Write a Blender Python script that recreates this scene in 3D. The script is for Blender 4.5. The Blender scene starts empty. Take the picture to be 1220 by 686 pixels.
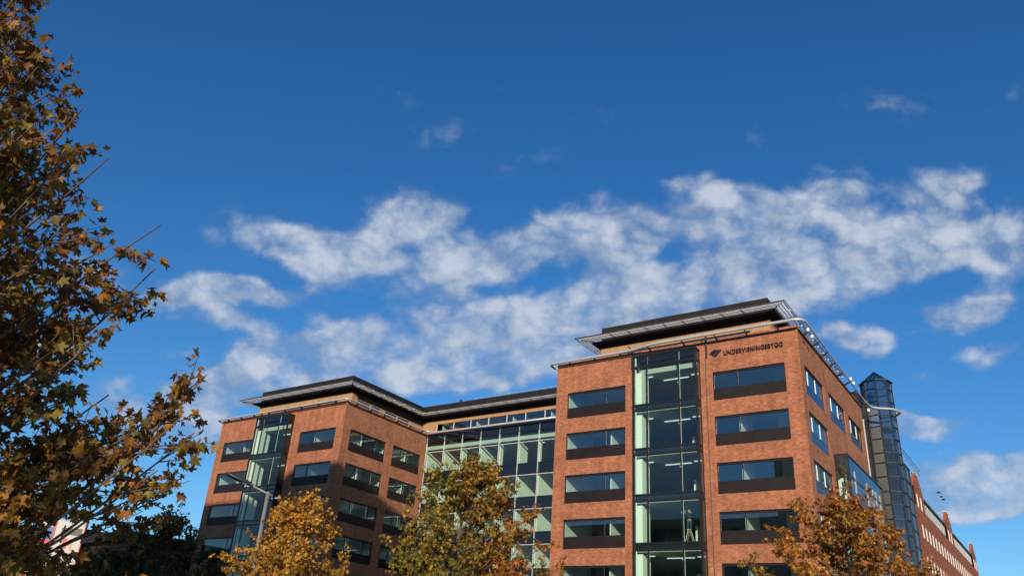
import bpy, math, random
import numpy as np
from mathutils import Vector, Matrix

R = math.radians
S = bpy.context.scene
COL = S.collection

# ------------------------------------------------------------------ camera
CZ = 1.7
F_PX, PITCH, ROLL, YAW = 954.36, R(25.867), R(4.074), R(-35.366)
fw = np.array([math.sin(YAW) * math.cos(PITCH), math.cos(YAW) * math.cos(PITCH), math.sin(PITCH)])
rt0 = np.array([math.cos(YAW), -math.sin(YAW), 0.0])
up0 = np.cross(rt0, fw)
rt = math.cos(ROLL) * rt0 + math.sin(ROLL) * up0
up = -math.sin(ROLL) * rt0 + math.cos(ROLL) * up0
cam = bpy.data.cameras.new('camera')
cam.sensor_width = 36.0
cam.lens = F_PX / 1220 * 36
cam.clip_start, cam.clip_end = 0.1, 3000
camo = bpy.data.objects.new('camera', cam)
COL.objects.link(camo)
M4 = Matrix(((rt[0], up[0], -fw[0], 0), (rt[1], up[1], -fw[1], 0), (rt[2], up[2], -fw[2], CZ), (0, 0, 0, 1)))
camo.matrix_world = M4
S.camera = camo

# ------------------------------------------------------------------ sun, exposure
SUN_EL, SUN_BEAR = R(16.0), R(152)
sun = bpy.data.lights.new('sun', 'SUN')
sun.energy, sun.angle, sun.color = 4.6, R(0.53), (1.0, 0.86, 0.68)
suno = bpy.data.objects.new('sun', sun)
COL.objects.link(suno)
sd = Vector((math.sin(SUN_BEAR) * math.cos(SUN_EL), math.cos(SUN_BEAR) * math.cos(SUN_EL), math.sin(SUN_EL)))
suno.rotation_euler = sd.to_track_quat('Z', 'Y').to_euler()
suno.location = (30, -40, 60)
S.view_settings.view_transform = 'Standard'
S.view_settings.look = 'None'
S.view_settings.exposure = 0.0
S.view_settings.gamma = 1.0
S.cycles.transparent_max_bounces = 24
S.cycles.max_bounces = 8

# ------------------------------------------------------------------ world: sky and clouds
W = bpy.data.worlds.new("World")
S.world = W
W.use_nodes = True
nt = W.node_tree
nt.nodes.clear()
NN = nt.nodes.new
LK = nt.links.new


def vmath(op, a, b=None):
    n = NN('ShaderNodeVectorMath'); n.operation = op
    for i, x in enumerate((a, b)):
        if x is None: continue
        if hasattr(x, 'links'): LK(x, n.inputs[i])
        else: n.inputs[i].default_value = x
    return n.outputs['Value'] if op in ('DOT_PRODUCT', 'LENGTH') else n.outputs[0]


def fmath(op, a, b=None, c=None, clamp=False):
    n = NN('ShaderNodeMath'); n.operation = op; n.use_clamp = clamp
    for i, x in enumerate((a, b, c)):
        if x is None: continue
        if hasattr(x, 'links'): LK(x, n.inputs[i])
        else: n.inputs[i].default_value = x
    return n.outputs[0]


def smooth(x, a, b):
    n = NN('ShaderNodeMapRange'); n.interpolation_type = 'SMOOTHSTEP'
    LK(x, n.inputs[0]); n.inputs[1].default_value = a; n.inputs[2].default_value = b
    return n.outputs[0]


tc = NN('ShaderNodeTexCoord')
D = tc.outputs['Generated']
sky = NN('ShaderNodeTexSky'); sky.sky_type = 'NISHITA'; sky.sun_disc = False
sky.sun_elevation, sky.sun_rotation = SUN_EL, SUN_BEAR
sky.air_density, sky.dust_density, sky.ozone_density = 1.0, 0.3, 2.0
hs = NN('ShaderNodeHueSaturation'); hs.inputs['Saturation'].default_value = 1.3
LK(sky.outputs[0], hs.inputs['Color'])
tint = NN('ShaderNodeMix'); tint.data_type = 'RGBA'; tint.blend_type = 'MULTIPLY'
tint.inputs[0].default_value = 1
LK(hs.outputs[0], tint.inputs[6]); tint.inputs[7].default_value = (0.74, 1.06, 1.34, 1)
# fixed compass frame for the cloud deck (tangent plane of the northern sky)
du, dv, dw = vmath('DOT_PRODUCT', D, tuple(rt)), vmath('DOT_PRODUCT', D, tuple(up)), vmath('DOT_PRODUCT', D, tuple(fw))
dwc = fmath('MAXIMUM', dw, 0.05)
U, V = fmath('DIVIDE', du, dwc), fmath('DIVIDE', dv, dwc)
cmb = NN('ShaderNodeCombineXYZ'); LK(U, cmb.inputs[0]); LK(V, cmb.inputs[1])
UV = cmb.outputs[0]
# domain warp so the cloud outlines are ragged
wn = NN('ShaderNodeTexNoise'); wn.inputs['Scale'].default_value = 5.5; wn.inputs['Detail'].default_value = 5
LK(UV, wn.inputs['Vector'])
wofs = vmath('MULTIPLY', vmath('SUBTRACT', wn.outputs['Color'], (0.5, 0.5, 0.5)), (0.10, 0.075, 0))
UVW = vmath('ADD', UV, wofs)
BL = [(545, 432, 58, 30, 0.6), (590, 445, 58, 26, 0.6), (640, 438, 58, 30, 0.7), (700, 425, 58, 30, 0.6), (400, 400, 58, 30, 0.5), (320, 440, 58, 30, 0.5), (362, 294, 58, 36, 1), (393, 307, 58, 36, 1), (432, 294, 58, 36, .9), (450, 320, 58, 36, .7), (297, 280, 58, 36, .45), (330, 285, 58, 36, .7), (389, 345, 58, 36, .35), (476, 256, 58, 36, .8), (511, 258, 58, 36, .8), (485, 282, 58, 36, .4), (520, 324, 58, 36, .7), (555, 302, 58, 36, .7), (590, 298, 58, 36, .7), (625, 307, 58, 36, .7), (633, 280, 58, 36, .6), (555, 342, 58, 36, .45), (677, 272, 58, 36, .8), (712, 254, 58, 36, .8), (738, 276, 58, 36, .8), (703, 307, 58, 36, .7), (743, 320, 58, 36, .6), (480, 372, 58, 36, .8), (555, 377, 58, 36, .8), (612, 372, 58, 36, 1), (590, 407, 58, 36, .9), (520, 403, 58, 36, .8), (647, 407, 58, 36, 1.05), (660, 372, 58, 36, .7), (703, 355, 58, 36, .8), (738, 364, 58, 36, .8), (677, 425, 58, 36, .6), (610, 430, 58, 36, .5), (700, 395, 58, 36, .7), (746, 263, 58, 36, .7), (777, 263, 58, 36, .7), (746, 315, 58, 36, .6), (772, 346, 58, 36, .8), (799, 372, 58, 36, .8), (851, 246, 58, 36, .8), (886, 246, 58, 36, .85), (838, 276, 58, 36, .7), (904, 272, 58, 36, .8), (930, 259, 58, 36, .7), (965, 241, 58, 36, .75), (1000, 219, 58, 36, .6), (1004, 245, 58, 36, .65), (847, 315, 58, 36, .8), (869, 342, 58, 36, .8), (890, 324, 58, 36, .7), (939, 315, 58, 36, 1), (974, 307, 58, 36, .95), (1017, 302, 58, 36, .8), (947, 342, 58, 36, .8), (1044, 324, 58, 36, .6), (1000, 333, 58, 36, .6), (820, 345, 58, 36, .6), (1039, 267, 58, 36, .65), (1096, 228, 58, 36, .7), (1131, 224, 58, 36, .8), (1105, 259, 58, 36, .65), (1135, 285, 58, 36, .65), (1105, 298, 58, 36, .65), (1083, 311, 58, 36, .55), (1157, 267, 58, 36, .4), (1070, 285, 58, 36, .5), (1192, 294, 48, 32, .85), (1214, 276, 45, 34, .8), (1192, 350, 40, 22, .75), (1157, 368, 42, 22, .75), (1122, 381, 40, 20, .5), (910, 370, 58, 36, .5), (960, 375, 58, 36, .35), (830, 395, 58, 36, .5), (760, 395, 58, 36, .6), (441, 418, 60, 19, .85), (340, 416, 60, 24, .7), (406, 394, 50, 20, .6), (305, 420, 40, 22, .6), (428, 394, 40, 18, .4), (336, 438, 60, 20, .6), (375, 438, 40, 18, .6), (275, 455, 45, 30, .6), (266, 466, 50, 28, .7), (349, 455, 50, 20, .5), (467, 451, 60, 19, .8), (511, 449, 50, 18, .7), (572, 453, 50, 18, .5), (266, 350, 60, 19, .75), (305, 353, 45, 15, .7), (225, 355, 50, 26, .7), (266, 383, 32, 14, .7), (297, 388, 32, 12, .5), (371, 375, 20, 9, .35), (502, 182, 50, 24, .22), (540, 160, 40, 22, .2), (633, 193, 55, 24, .24), (279, 254, 20, 14, .25), (818, 221, 35, 14, .35), (1170, 425, 30, 14, .5), (1205, 416, 30, 14, .5), (1022, 403, 45, 18, .75), (996, 399, 30, 14, .5), (1061, 399, 30, 16, .45), (1044, 416, 30, 12, .4), (1013, 438, 16, 9, .3), (1114, 442, 25, 14, .25), (1170, 215, 25, 16, .35), (1175, 545, 45, 24, .9), (1149, 558, 45, 26, .9), (1196, 566, 55, 32, 1), (1123, 574, 45, 24, .75), (1215, 553, 40, 28, .9), (1170, 582, 60, 22, .9), (1152, 600, 50, 12, .4), (1202, 598, 50, 14, .5), (1094, 511, 36, 16, .6), (1084, 503, 30, 18, .7), (1110, 510, 26, 12, .5), (1141, 500, 24, 11, .5), (585, 100, 28, 18, .22), (900, 165, 35, 18, .28), (1060, 130, 70, 24, .26), (700, 138, 40, 18, .24), (475, 115, 40, 18, .2), (1200, 125, 35, 16, .2), (228, 417, 25, 10, .4), (250, 505, 45, 40, .75), (235, 470, 40, 30, .6), (110, 320, 50, 28, .6), (150, 480, 60, 36, .7), (60, 420, 50, 38, .6), (160, 590, 60, 22, .3), (25, 330, 40, 30, .5)]
CL_G, CL_N, CL_V, CL_A, CL_B = 1.4, 1.6, 0.66, 0.16, 1.40
acc = None
for x, y, rx, ry, wgt in BL:
    k_ = 1.1 if rx == 58 else 1.4
    rx, ry, wgt = rx * k_, ry * k_, wgt if rx == 58 else wgt * 1.25
    mp = NN('ShaderNodeMapping')
    mp.inputs['Scale'].default_value = (F_PX / rx, F_PX / ry, 1)
    mp.inputs['Location'].default_value = (-(x - 610) / rx, (y - 343) / ry, 0)
    LK(UVW, mp.inputs['Vector'])
    g = NN('ShaderNodeTexGradient'); g.gradient_type = 'SPHERICAL'
    LK(mp.outputs[0], g.inputs[0])
    acc = fmath('MULTIPLY_ADD', g.outputs['Fac'], wgt, acc if acc is not None else 0.0)


def cloud_noise(vec, sc, det, rough=0.55):
    n = NN('ShaderNodeTexNoise'); n.inputs['Scale'].default_value = sc
    n.inputs['Detail'].default_value = det; n.inputs['Roughness'].default_value = rough
    n.inputs['Distortion'].default_value = 0.15
    LK(vec, n.inputs['Vector'])
    return n.outputs['Fac']


st = vmath('MULTIPLY', UV, (1.0, 1.3, 1.0))
n1 = cloud_noise(st, 9.5, 10, .60)
n2 = cloud_noise(vmath('ADD', st, (0.016, 0.026, 0)), 9.5, 10, .60)
front = smooth(dw, 0.15, 0.35)
n3 = cloud_noise(vmath('ADD', st, (3.1, 1.7, 0)), 17.0, 4, .5)
puff = fmath('SUBTRACT', fmath('MULTIPLY', fmath('ABSOLUTE', fmath('SUBTRACT', n3, 0.5)), 4.0), 0.32)
rawd = fmath('ADD', fmath('MINIMUM', fmath('MULTIPLY', acc, CL_G), 1.1), fmath('ADD', fmath('MULTIPLY', fmath('SUBTRACT', n1, 0.5), CL_N), fmath('MULTIPLY', puff, CL_V)))
dens_f = fmath('MULTIPLY', fmath('MULTIPLY', smooth(rawd, CL_A, CL_B), smooth(acc, 0.0, 0.3)), front)
# elsewhere round the horizon: a generic scatter of the same clouds
nb = cloud_noise(vmath('MULTIPLY', D, (1, 1, 2.2)), 4.0, 7)
back = fmath('SUBTRACT', 1.0, front)
dens_b = fmath('MULTIPLY', fmath('MULTIPLY', smooth(fmath('MULTIPLY_ADD', vmath('DOT_PRODUCT', D, (0, 0, 1)), -0.22, fmath('ADD', nb, 0.09)), 0.50, 0.66), back), 0.8)
dens = fmath('MULTIPLY', fmath('ADD', dens_f, dens_b), 0.9, clamp=True)
relief = fmath('MULTIPLY_ADD', fmath('SUBTRACT', n1, n2), 3.2, 0.36)
nl = cloud_noise(UV, 3.6, 3)
lit = fmath('ADD', fmath('ADD', relief, fmath('MULTIPLY', fmath('SUBTRACT', nl, 0.5), 1.0)), fmath('MULTIPLY', fmath('SUBTRACT', rawd, 0.85), 0.62), clamp=True)
cc = NN('ShaderNodeMix'); cc.data_type = 'RGBA'
LK(lit, cc.inputs[0])
SKY_STR = 0.10
cc.inputs[6].default_value = (0.24 / SKY_STR, 0.335 / SKY_STR, 0.50 / SKY_STR, 1)
cc.inputs[7].default_value = (0.57 / SKY_STR, 0.63 / SKY_STR, 0.73 / SKY_STR, 1)
fin = NN('ShaderNodeMix'); fin.data_type = 'RGBA'
LK(dens, fin.inputs[0]); LK(tint.outputs[2], fin.inputs[6]); LK(cc.outputs[2], fin.inputs[7])
bg = NN('ShaderNodeBackground'); bg.inputs[1].default_value = SKY_STR
LK(fin.outputs[2], bg.inputs[0])
wo = NN('ShaderNodeOutputWorld'); LK(bg.outputs[0], wo.inputs[0])

# ------------------------------------------------------------------ materials


def mat(name, color, rough=0.6, metal=0.0, noise=0.0, nscale=3.0, spec=0.5):
    m = bpy.data.materials.new(name); m.use_nodes = True
    t = m.node_tree; b = t.nodes['Principled BSDF']
    b.inputs['Base Color'].default_value = (*color, 1)
    b.inputs['Roughness'].default_value = rough
    b.inputs['Metallic'].default_value = metal
    b.inputs['Specular IOR Level'].default_value = spec
    if noise:
        tcn = t.nodes.new('ShaderNodeTexCoord'); n = t.nodes.new('ShaderNodeTexNoise')
        n.inputs['Scale'].default_value = nscale; n.inputs['Detail'].default_value = 6
        t.links.new(tcn.outputs['Object'], n.inputs['Vector'])
        r = t.nodes.new('ShaderNodeMapRange'); r.inputs[1].default_value = .3; r.inputs[2].default_value = .7
        r.inputs[3].default_value = 1 - noise; r.inputs[4].default_value = 1 + noise
        t.links.new(n.outputs[0], r.inputs[0])
        mx = t.nodes.new('ShaderNodeMix'); mx.data_type = 'RGBA'; mx.blend_type = 'MULTIPLY'; mx.inputs[0].default_value = 1
        mx.inputs[6].default_value = (*color, 1)
        t.links.new(r.outputs[0], mx.inputs[7])
        t.links.new(mx.outputs[2], b.inputs['Base Color'])
    return m


def brick_mat(name, c1, c2, mortar, rowh=0.075, bw=0.24, stain=0.2):
    m = bpy.data.materials.new(name); m.use_nodes = True
    t = m.node_tree; b = t.nodes['Principled BSDF']; N = t.nodes.new; L = t.links.new
    uv = N('ShaderNodeUVMap')
    br = N('ShaderNodeTexBrick')
    br.inputs['Scale'].default_value = 1.0
    br.inputs['Brick Width'].default_value = bw; br.inputs['Row Height'].default_value = rowh
    br.inputs['Mortar Size'].default_value = 0.007; br.inputs['Mortar Smooth'].default_value = 0.2
    br.inputs['Bias'].default_value = -0.1
    br.inputs['Color1'].default_value = (*c1, 1); br.inputs['Color2'].default_value = (*c2, 1); br.inputs['Mortar'].default_value = (*mortar, 1)
    L(uv.outputs[0], br.inputs['Vector'])
    # single darker or paler bricks
    sc = N('ShaderNodeVectorMath'); sc.operation = 'MULTIPLY'; sc.inputs[1].default_value = (1 / bw, 1 / rowh, 1)
    L(uv.outputs[0], sc.inputs[0])
    fl = N('ShaderNodeVectorMath'); fl.operation = 'FLOOR'; L(sc.outputs[0], fl.inputs[0])
    wnz = N('ShaderNodeTexWhiteNoise'); wnz.noise_dimensions = '2D'; L(fl.outputs[0], wnz.inputs['Vector'])
    r0 = N('ShaderNodeMapRange'); r0.inputs[3].default_value = 0.78; r0.inputs[4].default_value = 1.22
    L(wnz.outputs['Value'], r0.inputs[0])
    mx0 = N('ShaderNodeMix'); mx0.data_type = 'RGBA'; mx0.blend_type = 'MULTIPLY'; mx0.inputs[0].default_value = 1
    L(br.outputs['Color'], mx0.inputs[6]); L(r0.outputs[0], mx0.inputs[7])
    # broad weathering
    n = N('ShaderNodeTexNoise'); n.inputs['Scale'].default_value = 0.55; n.inputs['Detail'].default_value = 7; n.inputs['Roughness'].default_value = .62
    mp = N('ShaderNodeMapping'); mp.inputs['Scale'].default_value = (1, 1.6, 1)
    L(uv.outputs[0], mp.inputs['Vector']); L(mp.outputs[0], n.inputs['Vector'])
    r = N('ShaderNodeMapRange'); r.inputs[1].default_value = .3; r.inputs[2].default_value = .7; r.inputs[3].default_value = 1 - stain; r.inputs[4].default_value = 1 + stain * .6
    L(n.outputs[0], r.inputs[0])
    mx = N('ShaderNodeMix'); mx.data_type = 'RGBA'; mx.blend_type = 'MULTIPLY'; mx.inputs[0].default_value = 1
    # rain streaks down the face
    n4 = N('ShaderNodeTexNoise'); n4.inputs['Scale'].default_value = 1.0; n4.inputs['Detail'].default_value = 5; n4.inputs['Roughness'].default_value = .6
    mp4 = N('ShaderNodeMapping'); mp4.inputs['Scale'].default_value = (1.9, .12, 1); mp4.inputs['Location'].default_value = (3, 9, 0)
    L(uv.outputs[0], mp4.inputs['Vector']); L(mp4.outputs[0], n4.inputs['Vector'])
    r4 = N('ShaderNodeMapRange'); r4.inputs[1].default_value = .35; r4.inputs[2].default_value = .65; r4.inputs[3].default_value = .82; r4.inputs[4].default_value = 1.1
    L(n4.outputs[0], r4.inputs[0])
    mu4 = N('ShaderNodeMath'); mu4.operation = 'MULTIPLY'; L(r.outputs[0], mu4.inputs[0]); L(r4.outputs[0], mu4.inputs[1])
    L(mx0.outputs[2], mx.inputs[6]); L(mu4.outputs[0], mx.inputs[7])
    # lime bloom patches
    n3 = N('ShaderNodeTexNoise'); n3.inputs['Scale'].default_value = 0.9; n3.inputs['Detail'].default_value = 8; n3.inputs['Roughness'].default_value = .7
    mp3 = N('ShaderNodeMapping'); mp3.inputs['Location'].default_value = (7, 3, 0); mp3.inputs['Scale'].default_value = (.6, 1.5, 1)
    L(uv.outputs[0], mp3.inputs['Vector']); L(mp3.outputs[0], n3.inputs['Vector'])
    r3 = N('ShaderNodeMapRange'); r3.inputs[1].default_value = .60; r3.inputs[2].default_value = .75; r3.inputs[4].default_value = 0.42
    L(n3.outputs[0], r3.inputs[0])
    mx3 = N('ShaderNodeMix'); mx3.data_type = 'RGBA'
    L(r3.outputs[0], mx3.inputs[0]); L(mx.outputs[2], mx3.inputs[6]); mx3.inputs[7].default_value = (.42, .30, .24, 1)
    L(mx3.outputs[2], b.inputs['Base Color'])
    b.inputs['Roughness'].default_value = 0.9
    b.inputs['Specular IOR Level'].default_value = 0.2
    bp = N('ShaderNodeBump'); bp.inputs['Strength'].default_value = .5; bp.inputs['Distance'].default_value = .01; bp.invert = True
    L(br.outputs['Fac'], bp.inputs['Height']); L(bp.outputs[0], b.inputs['Normal'])
    return m


def glass_mat(name, tcol, base=0.12, ior=1.5, rough=0.0, wav=0.0):
    m = bpy.data.materials.new(name); m.use_nodes = True
    t = m.node_tree; t.nodes.clear(); N = t.nodes.new; L = t.links.new
    tr = N('ShaderNodeBsdfTransparent'); tr.inputs[0].default_value = (*tcol, 1)
    gl = N('ShaderNodeBsdfGlossy'); gl.inputs['Roughness'].default_value = rough; gl.inputs['Color'].default_value = (.92, .97, 1, 1)
    if wav:
        tcn = N('ShaderNodeTexCoord'); nz = N('ShaderNodeTexNoise'); nz.inputs['Scale'].default_value = .9; nz.inputs['Detail'].default_value = 1
        L(tcn.outputs['Object'], nz.inputs['Vector'])
        bp = N('ShaderNodeBump'); bp.inputs['Strength'].default_value = wav; bp.inputs['Distance'].default_value = .03
        L(nz.outputs[0], bp.inputs['Height']); L(bp.outputs[0], gl.inputs['Normal'])
    fr = N('ShaderNodeFresnel'); fr.inputs[0].default_value = ior
    ad = N('ShaderNodeMath'); ad.operation = 'ADD'; ad.use_clamp = True; ad.inputs[1].default_value = base
    L(fr.outputs[0], ad.inputs[0])
    ge = N('ShaderNodeNewGeometry'); iv = N('ShaderNodeMath'); iv.operation = 'SUBTRACT'; iv.inputs[0].default_value = 1
    L(ge.outputs['Backfacing'], iv.inputs[1])          # the pane's inner surface only transmits (no total reflection in a thin pane)
    ma = N('ShaderNodeMath'); ma.operation = 'MULTIPLY'; L(ad.outputs[0], ma.inputs[0]); L(iv.outputs[0], ma.inputs[1])
    mx = N('ShaderNodeMixShader'); L(ma.outputs[0], mx.inputs[0]); L(tr.outputs[0], mx.inputs[1]); L(gl.outputs[0], mx.inputs[2])
    o = N('ShaderNodeOutputMaterial'); L(mx.outputs[0], o.inputs[0])
    return m


def emis_mat(name, col, s):
    m = bpy.data.materials.new(name); m.use_nodes = True
    b = m.node_tree.nodes['Principled BSDF']
    b.inputs['Base Color'].default_value = (*col, 1)
    b.inputs['Emission Color'].default_value = (*col, 1); b.inputs['Emission Strength'].default_value = s
    return m


def plank_mat(name, c1, c2, w=0.12):
    m = bpy.data.materials.new(name); m.use_nodes = True
    t = m.node_tree; b = t.nodes['Principled BSDF']; N = t.nodes.new; L = t.links.new
    uv = N('ShaderNodeUVMap'); br = N('ShaderNodeTexBrick'); br.offset = 0
    br.inputs['Scale'].default_value = 1; br.inputs['Brick Width'].default_value = w; br.inputs['Row Height'].default_value = 5.0
    br.inputs['Mortar Size'].default_value = 0.012
    br.inputs['Color1'].default_value = (*c1, 1); br.inputs['Color2'].default_value = (*c2, 1); br.inputs['Mortar'].default_value = (.05, .03, .02, 1)
    L(uv.outputs[0], br.inputs['Vector']); L(br.outputs[0], b.inputs['Base Color']); b.inputs['Roughness'].default_value = .75
    return m


def leaf_mat(name, trans=0.35):
    m = bpy.data.materials.new(name); m.use_nodes = True
    t = m.node_tree; t.nodes.clear(); N = t.nodes.new; L = t.links.new
    a = N('ShaderNodeAttribute'); a.attribute_name = 'leaf_colour'
    tcn = N('ShaderNodeTexCoord'); nz = N('ShaderNodeTexNoise'); nz.inputs['Scale'].default_value = 28; nz.inputs['Detail'].default_value = 4
    L(tcn.outputs['Object'], nz.inputs['Vector'])
    r = N('ShaderNodeMapRange'); r.inputs[1].default_value = .3; r.inputs[2].default_value = .7; r.inputs[3].default_value = .65; r.inputs[4].default_value = 1.3
    L(nz.outputs[0], r.inputs[0])
    mx = N('ShaderNodeMix'); mx.data_type = 'RGBA'; mx.blend_type = 'MULTIPLY'; mx.inputs[0].default_value = 1
    L(a.outputs['Color'], mx.inputs[6]); L(r.outputs[0], mx.inputs[7])
    p = N('ShaderNodeBsdfPrincipled'); p.inputs['Roughness'].default_value = .55; p.inputs['Specular IOR Level'].default_value = .35
    L(mx.outputs[2], p.inputs['Base Color'])
    tl = N('ShaderNodeBsdfTranslucent'); L(mx.outputs[2], tl.inputs[0])
    ms = N('ShaderNodeMixShader'); ms.inputs[0].default_value = trans
    L(p.outputs[0], ms.inputs[1]); L(tl.outputs[0], ms.inputs[2])
    o = N('ShaderNodeOutputMaterial'); L(ms.outputs[0], o.inputs[0])
    return m


MT = dict(
    brick=brick_mat('brick', (.435, .150, .072), (.34, .108, .050), (.38, .25, .175)),
    brick2=brick_mat('brick_far', (.40, .105, .05), (.32, .08, .04), (.30, .16, .11)),
    brick3=brick_mat('brick_shop', (.45, .20, .12), (.38, .16, .09), (.4, .3, .2)),
    black=mat('black_steel', (.012, .012, .014), .38, 0, .2, 2),
    dark=mat('dark_panel', (.016, .010, .010), .55, 0, .25, 1.2, .3),
    blue_panel=mat('blue_panel', (.02, .035, .075), .22),
    navy=mat('spandrel_glass', (.008, .012, .022), .06),
    alu=mat('aluminium', (.46, .46, .45), .5, .15, .1, 5),
    silver=mat('silver_pipe', (.58, .60, .62), .35, .35, .08, 4),
    mull=mat('mullion', (.62, .66, .64), .45, .2),
    rail=mat('dark_rail', (.045, .032, .028), .5),
    timber=plank_mat('larch_boards', (.56, .33, .16), (.46, .25, .11)),
    roof=mat('black_roof', (.016, .012, .011), .7, 0, .25, 1, .3),
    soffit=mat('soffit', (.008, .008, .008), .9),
    white=mat('white_paint', (.80, .80, .77), .6),
    partition=mat('partition', (.80, .82, .78), .7),
    ceiling=mat('ceiling', (.42, .44, .42), .8),
    carpet=mat('carpet', (.06, .065, .07), .95),
    core=mat('core_wall', (.13, .14, .14), .8, 0, .4, .6),
    glass=glass_mat('window_glass', (.89, .97, .935), .13),
    glass_bay=glass_mat('bay_glass', (.905, .985, .93), .03),
    glass_tower=glass_mat('tower_glass', (.36, .46, .52), .09, wav=.15),
    glass_dim=glass_mat('dim_glass', (.4, .5, .5), .0),
    metalroof=mat('zinc_roof', (.10, .118, .12), .6, .0, .12, 1),
    asphalt=mat('asphalt', (.05, .05, .052), .9, 0, .3, 6),
    paving=mat('paving', (.28, .27, .25), .9, 0, .2, 4),
    kerb=mat('kerb_stone', (.33, .32, .31), .85, 0, .15, 5),
    line=mat('road_paint', (.75, .75, .72), .7),
    soil=mat('ground', (.14, .13, .10), .95, 0, .35, .4),
    bark=mat('bark', (.12, .09, .065), .9, 0, .4, 9),
    twig=mat('young_bark', (.13, .09, .065), .8, 0, .3, 12),
    galv=mat('galvanised', (.30, .28, .27), .55, .4, .15, 3),
    lamphead=mat('lamp_head', (.03, .03, .035), .5),
    lens=mat('lamp_lens', (.5, .5, .48), .2),
    leaf=leaf_mat('maple_leaf', .3),
    leaf_far=leaf_mat('street_leaf', .35),
    stone=mat('render_block', (.33, .29, .25), .9, 0, .2, .5),
    winframe=mat('white_frame', (.78, .76, .70), .5),
    signwhite=mat('sign_white', (.48, .48, .46), .5),
    signred=mat('sign_red', (.65, .05, .03), .5),
    signorange=mat('sign_orange', (.75, .25, .08), .5),
    signblue=mat('sign_blue', (.02, .06, .25), .4),
    signblack=mat('sign_black', (.01, .01, .012), .4),
    signpale=mat('sign_pale_blue', (.42, .55, .75), .4),
    jeans=mat('denim', (.035, .06, .13), .9),
    jacket=mat('dark_cloth', (.015, .014, .016), .9),
    skin=mat('skin', (.5, .28, .2), .6),
    hair=mat('hair', (.03, .018, .012), .7),
    yellow=mat('ladder_yellow', (.75, .45, .03), .4),
    feather=mat('feather', (.05, .05, .055), .8),
    tube_light=emis_mat('tube_light', (.85, 1.0, .9), .8),
    spot_light=emis_mat('spot_light', (1, .9, .7), 1.2),
)

# ------------------------------------------------------------------ mesh helpers
ORG = {}


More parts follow.
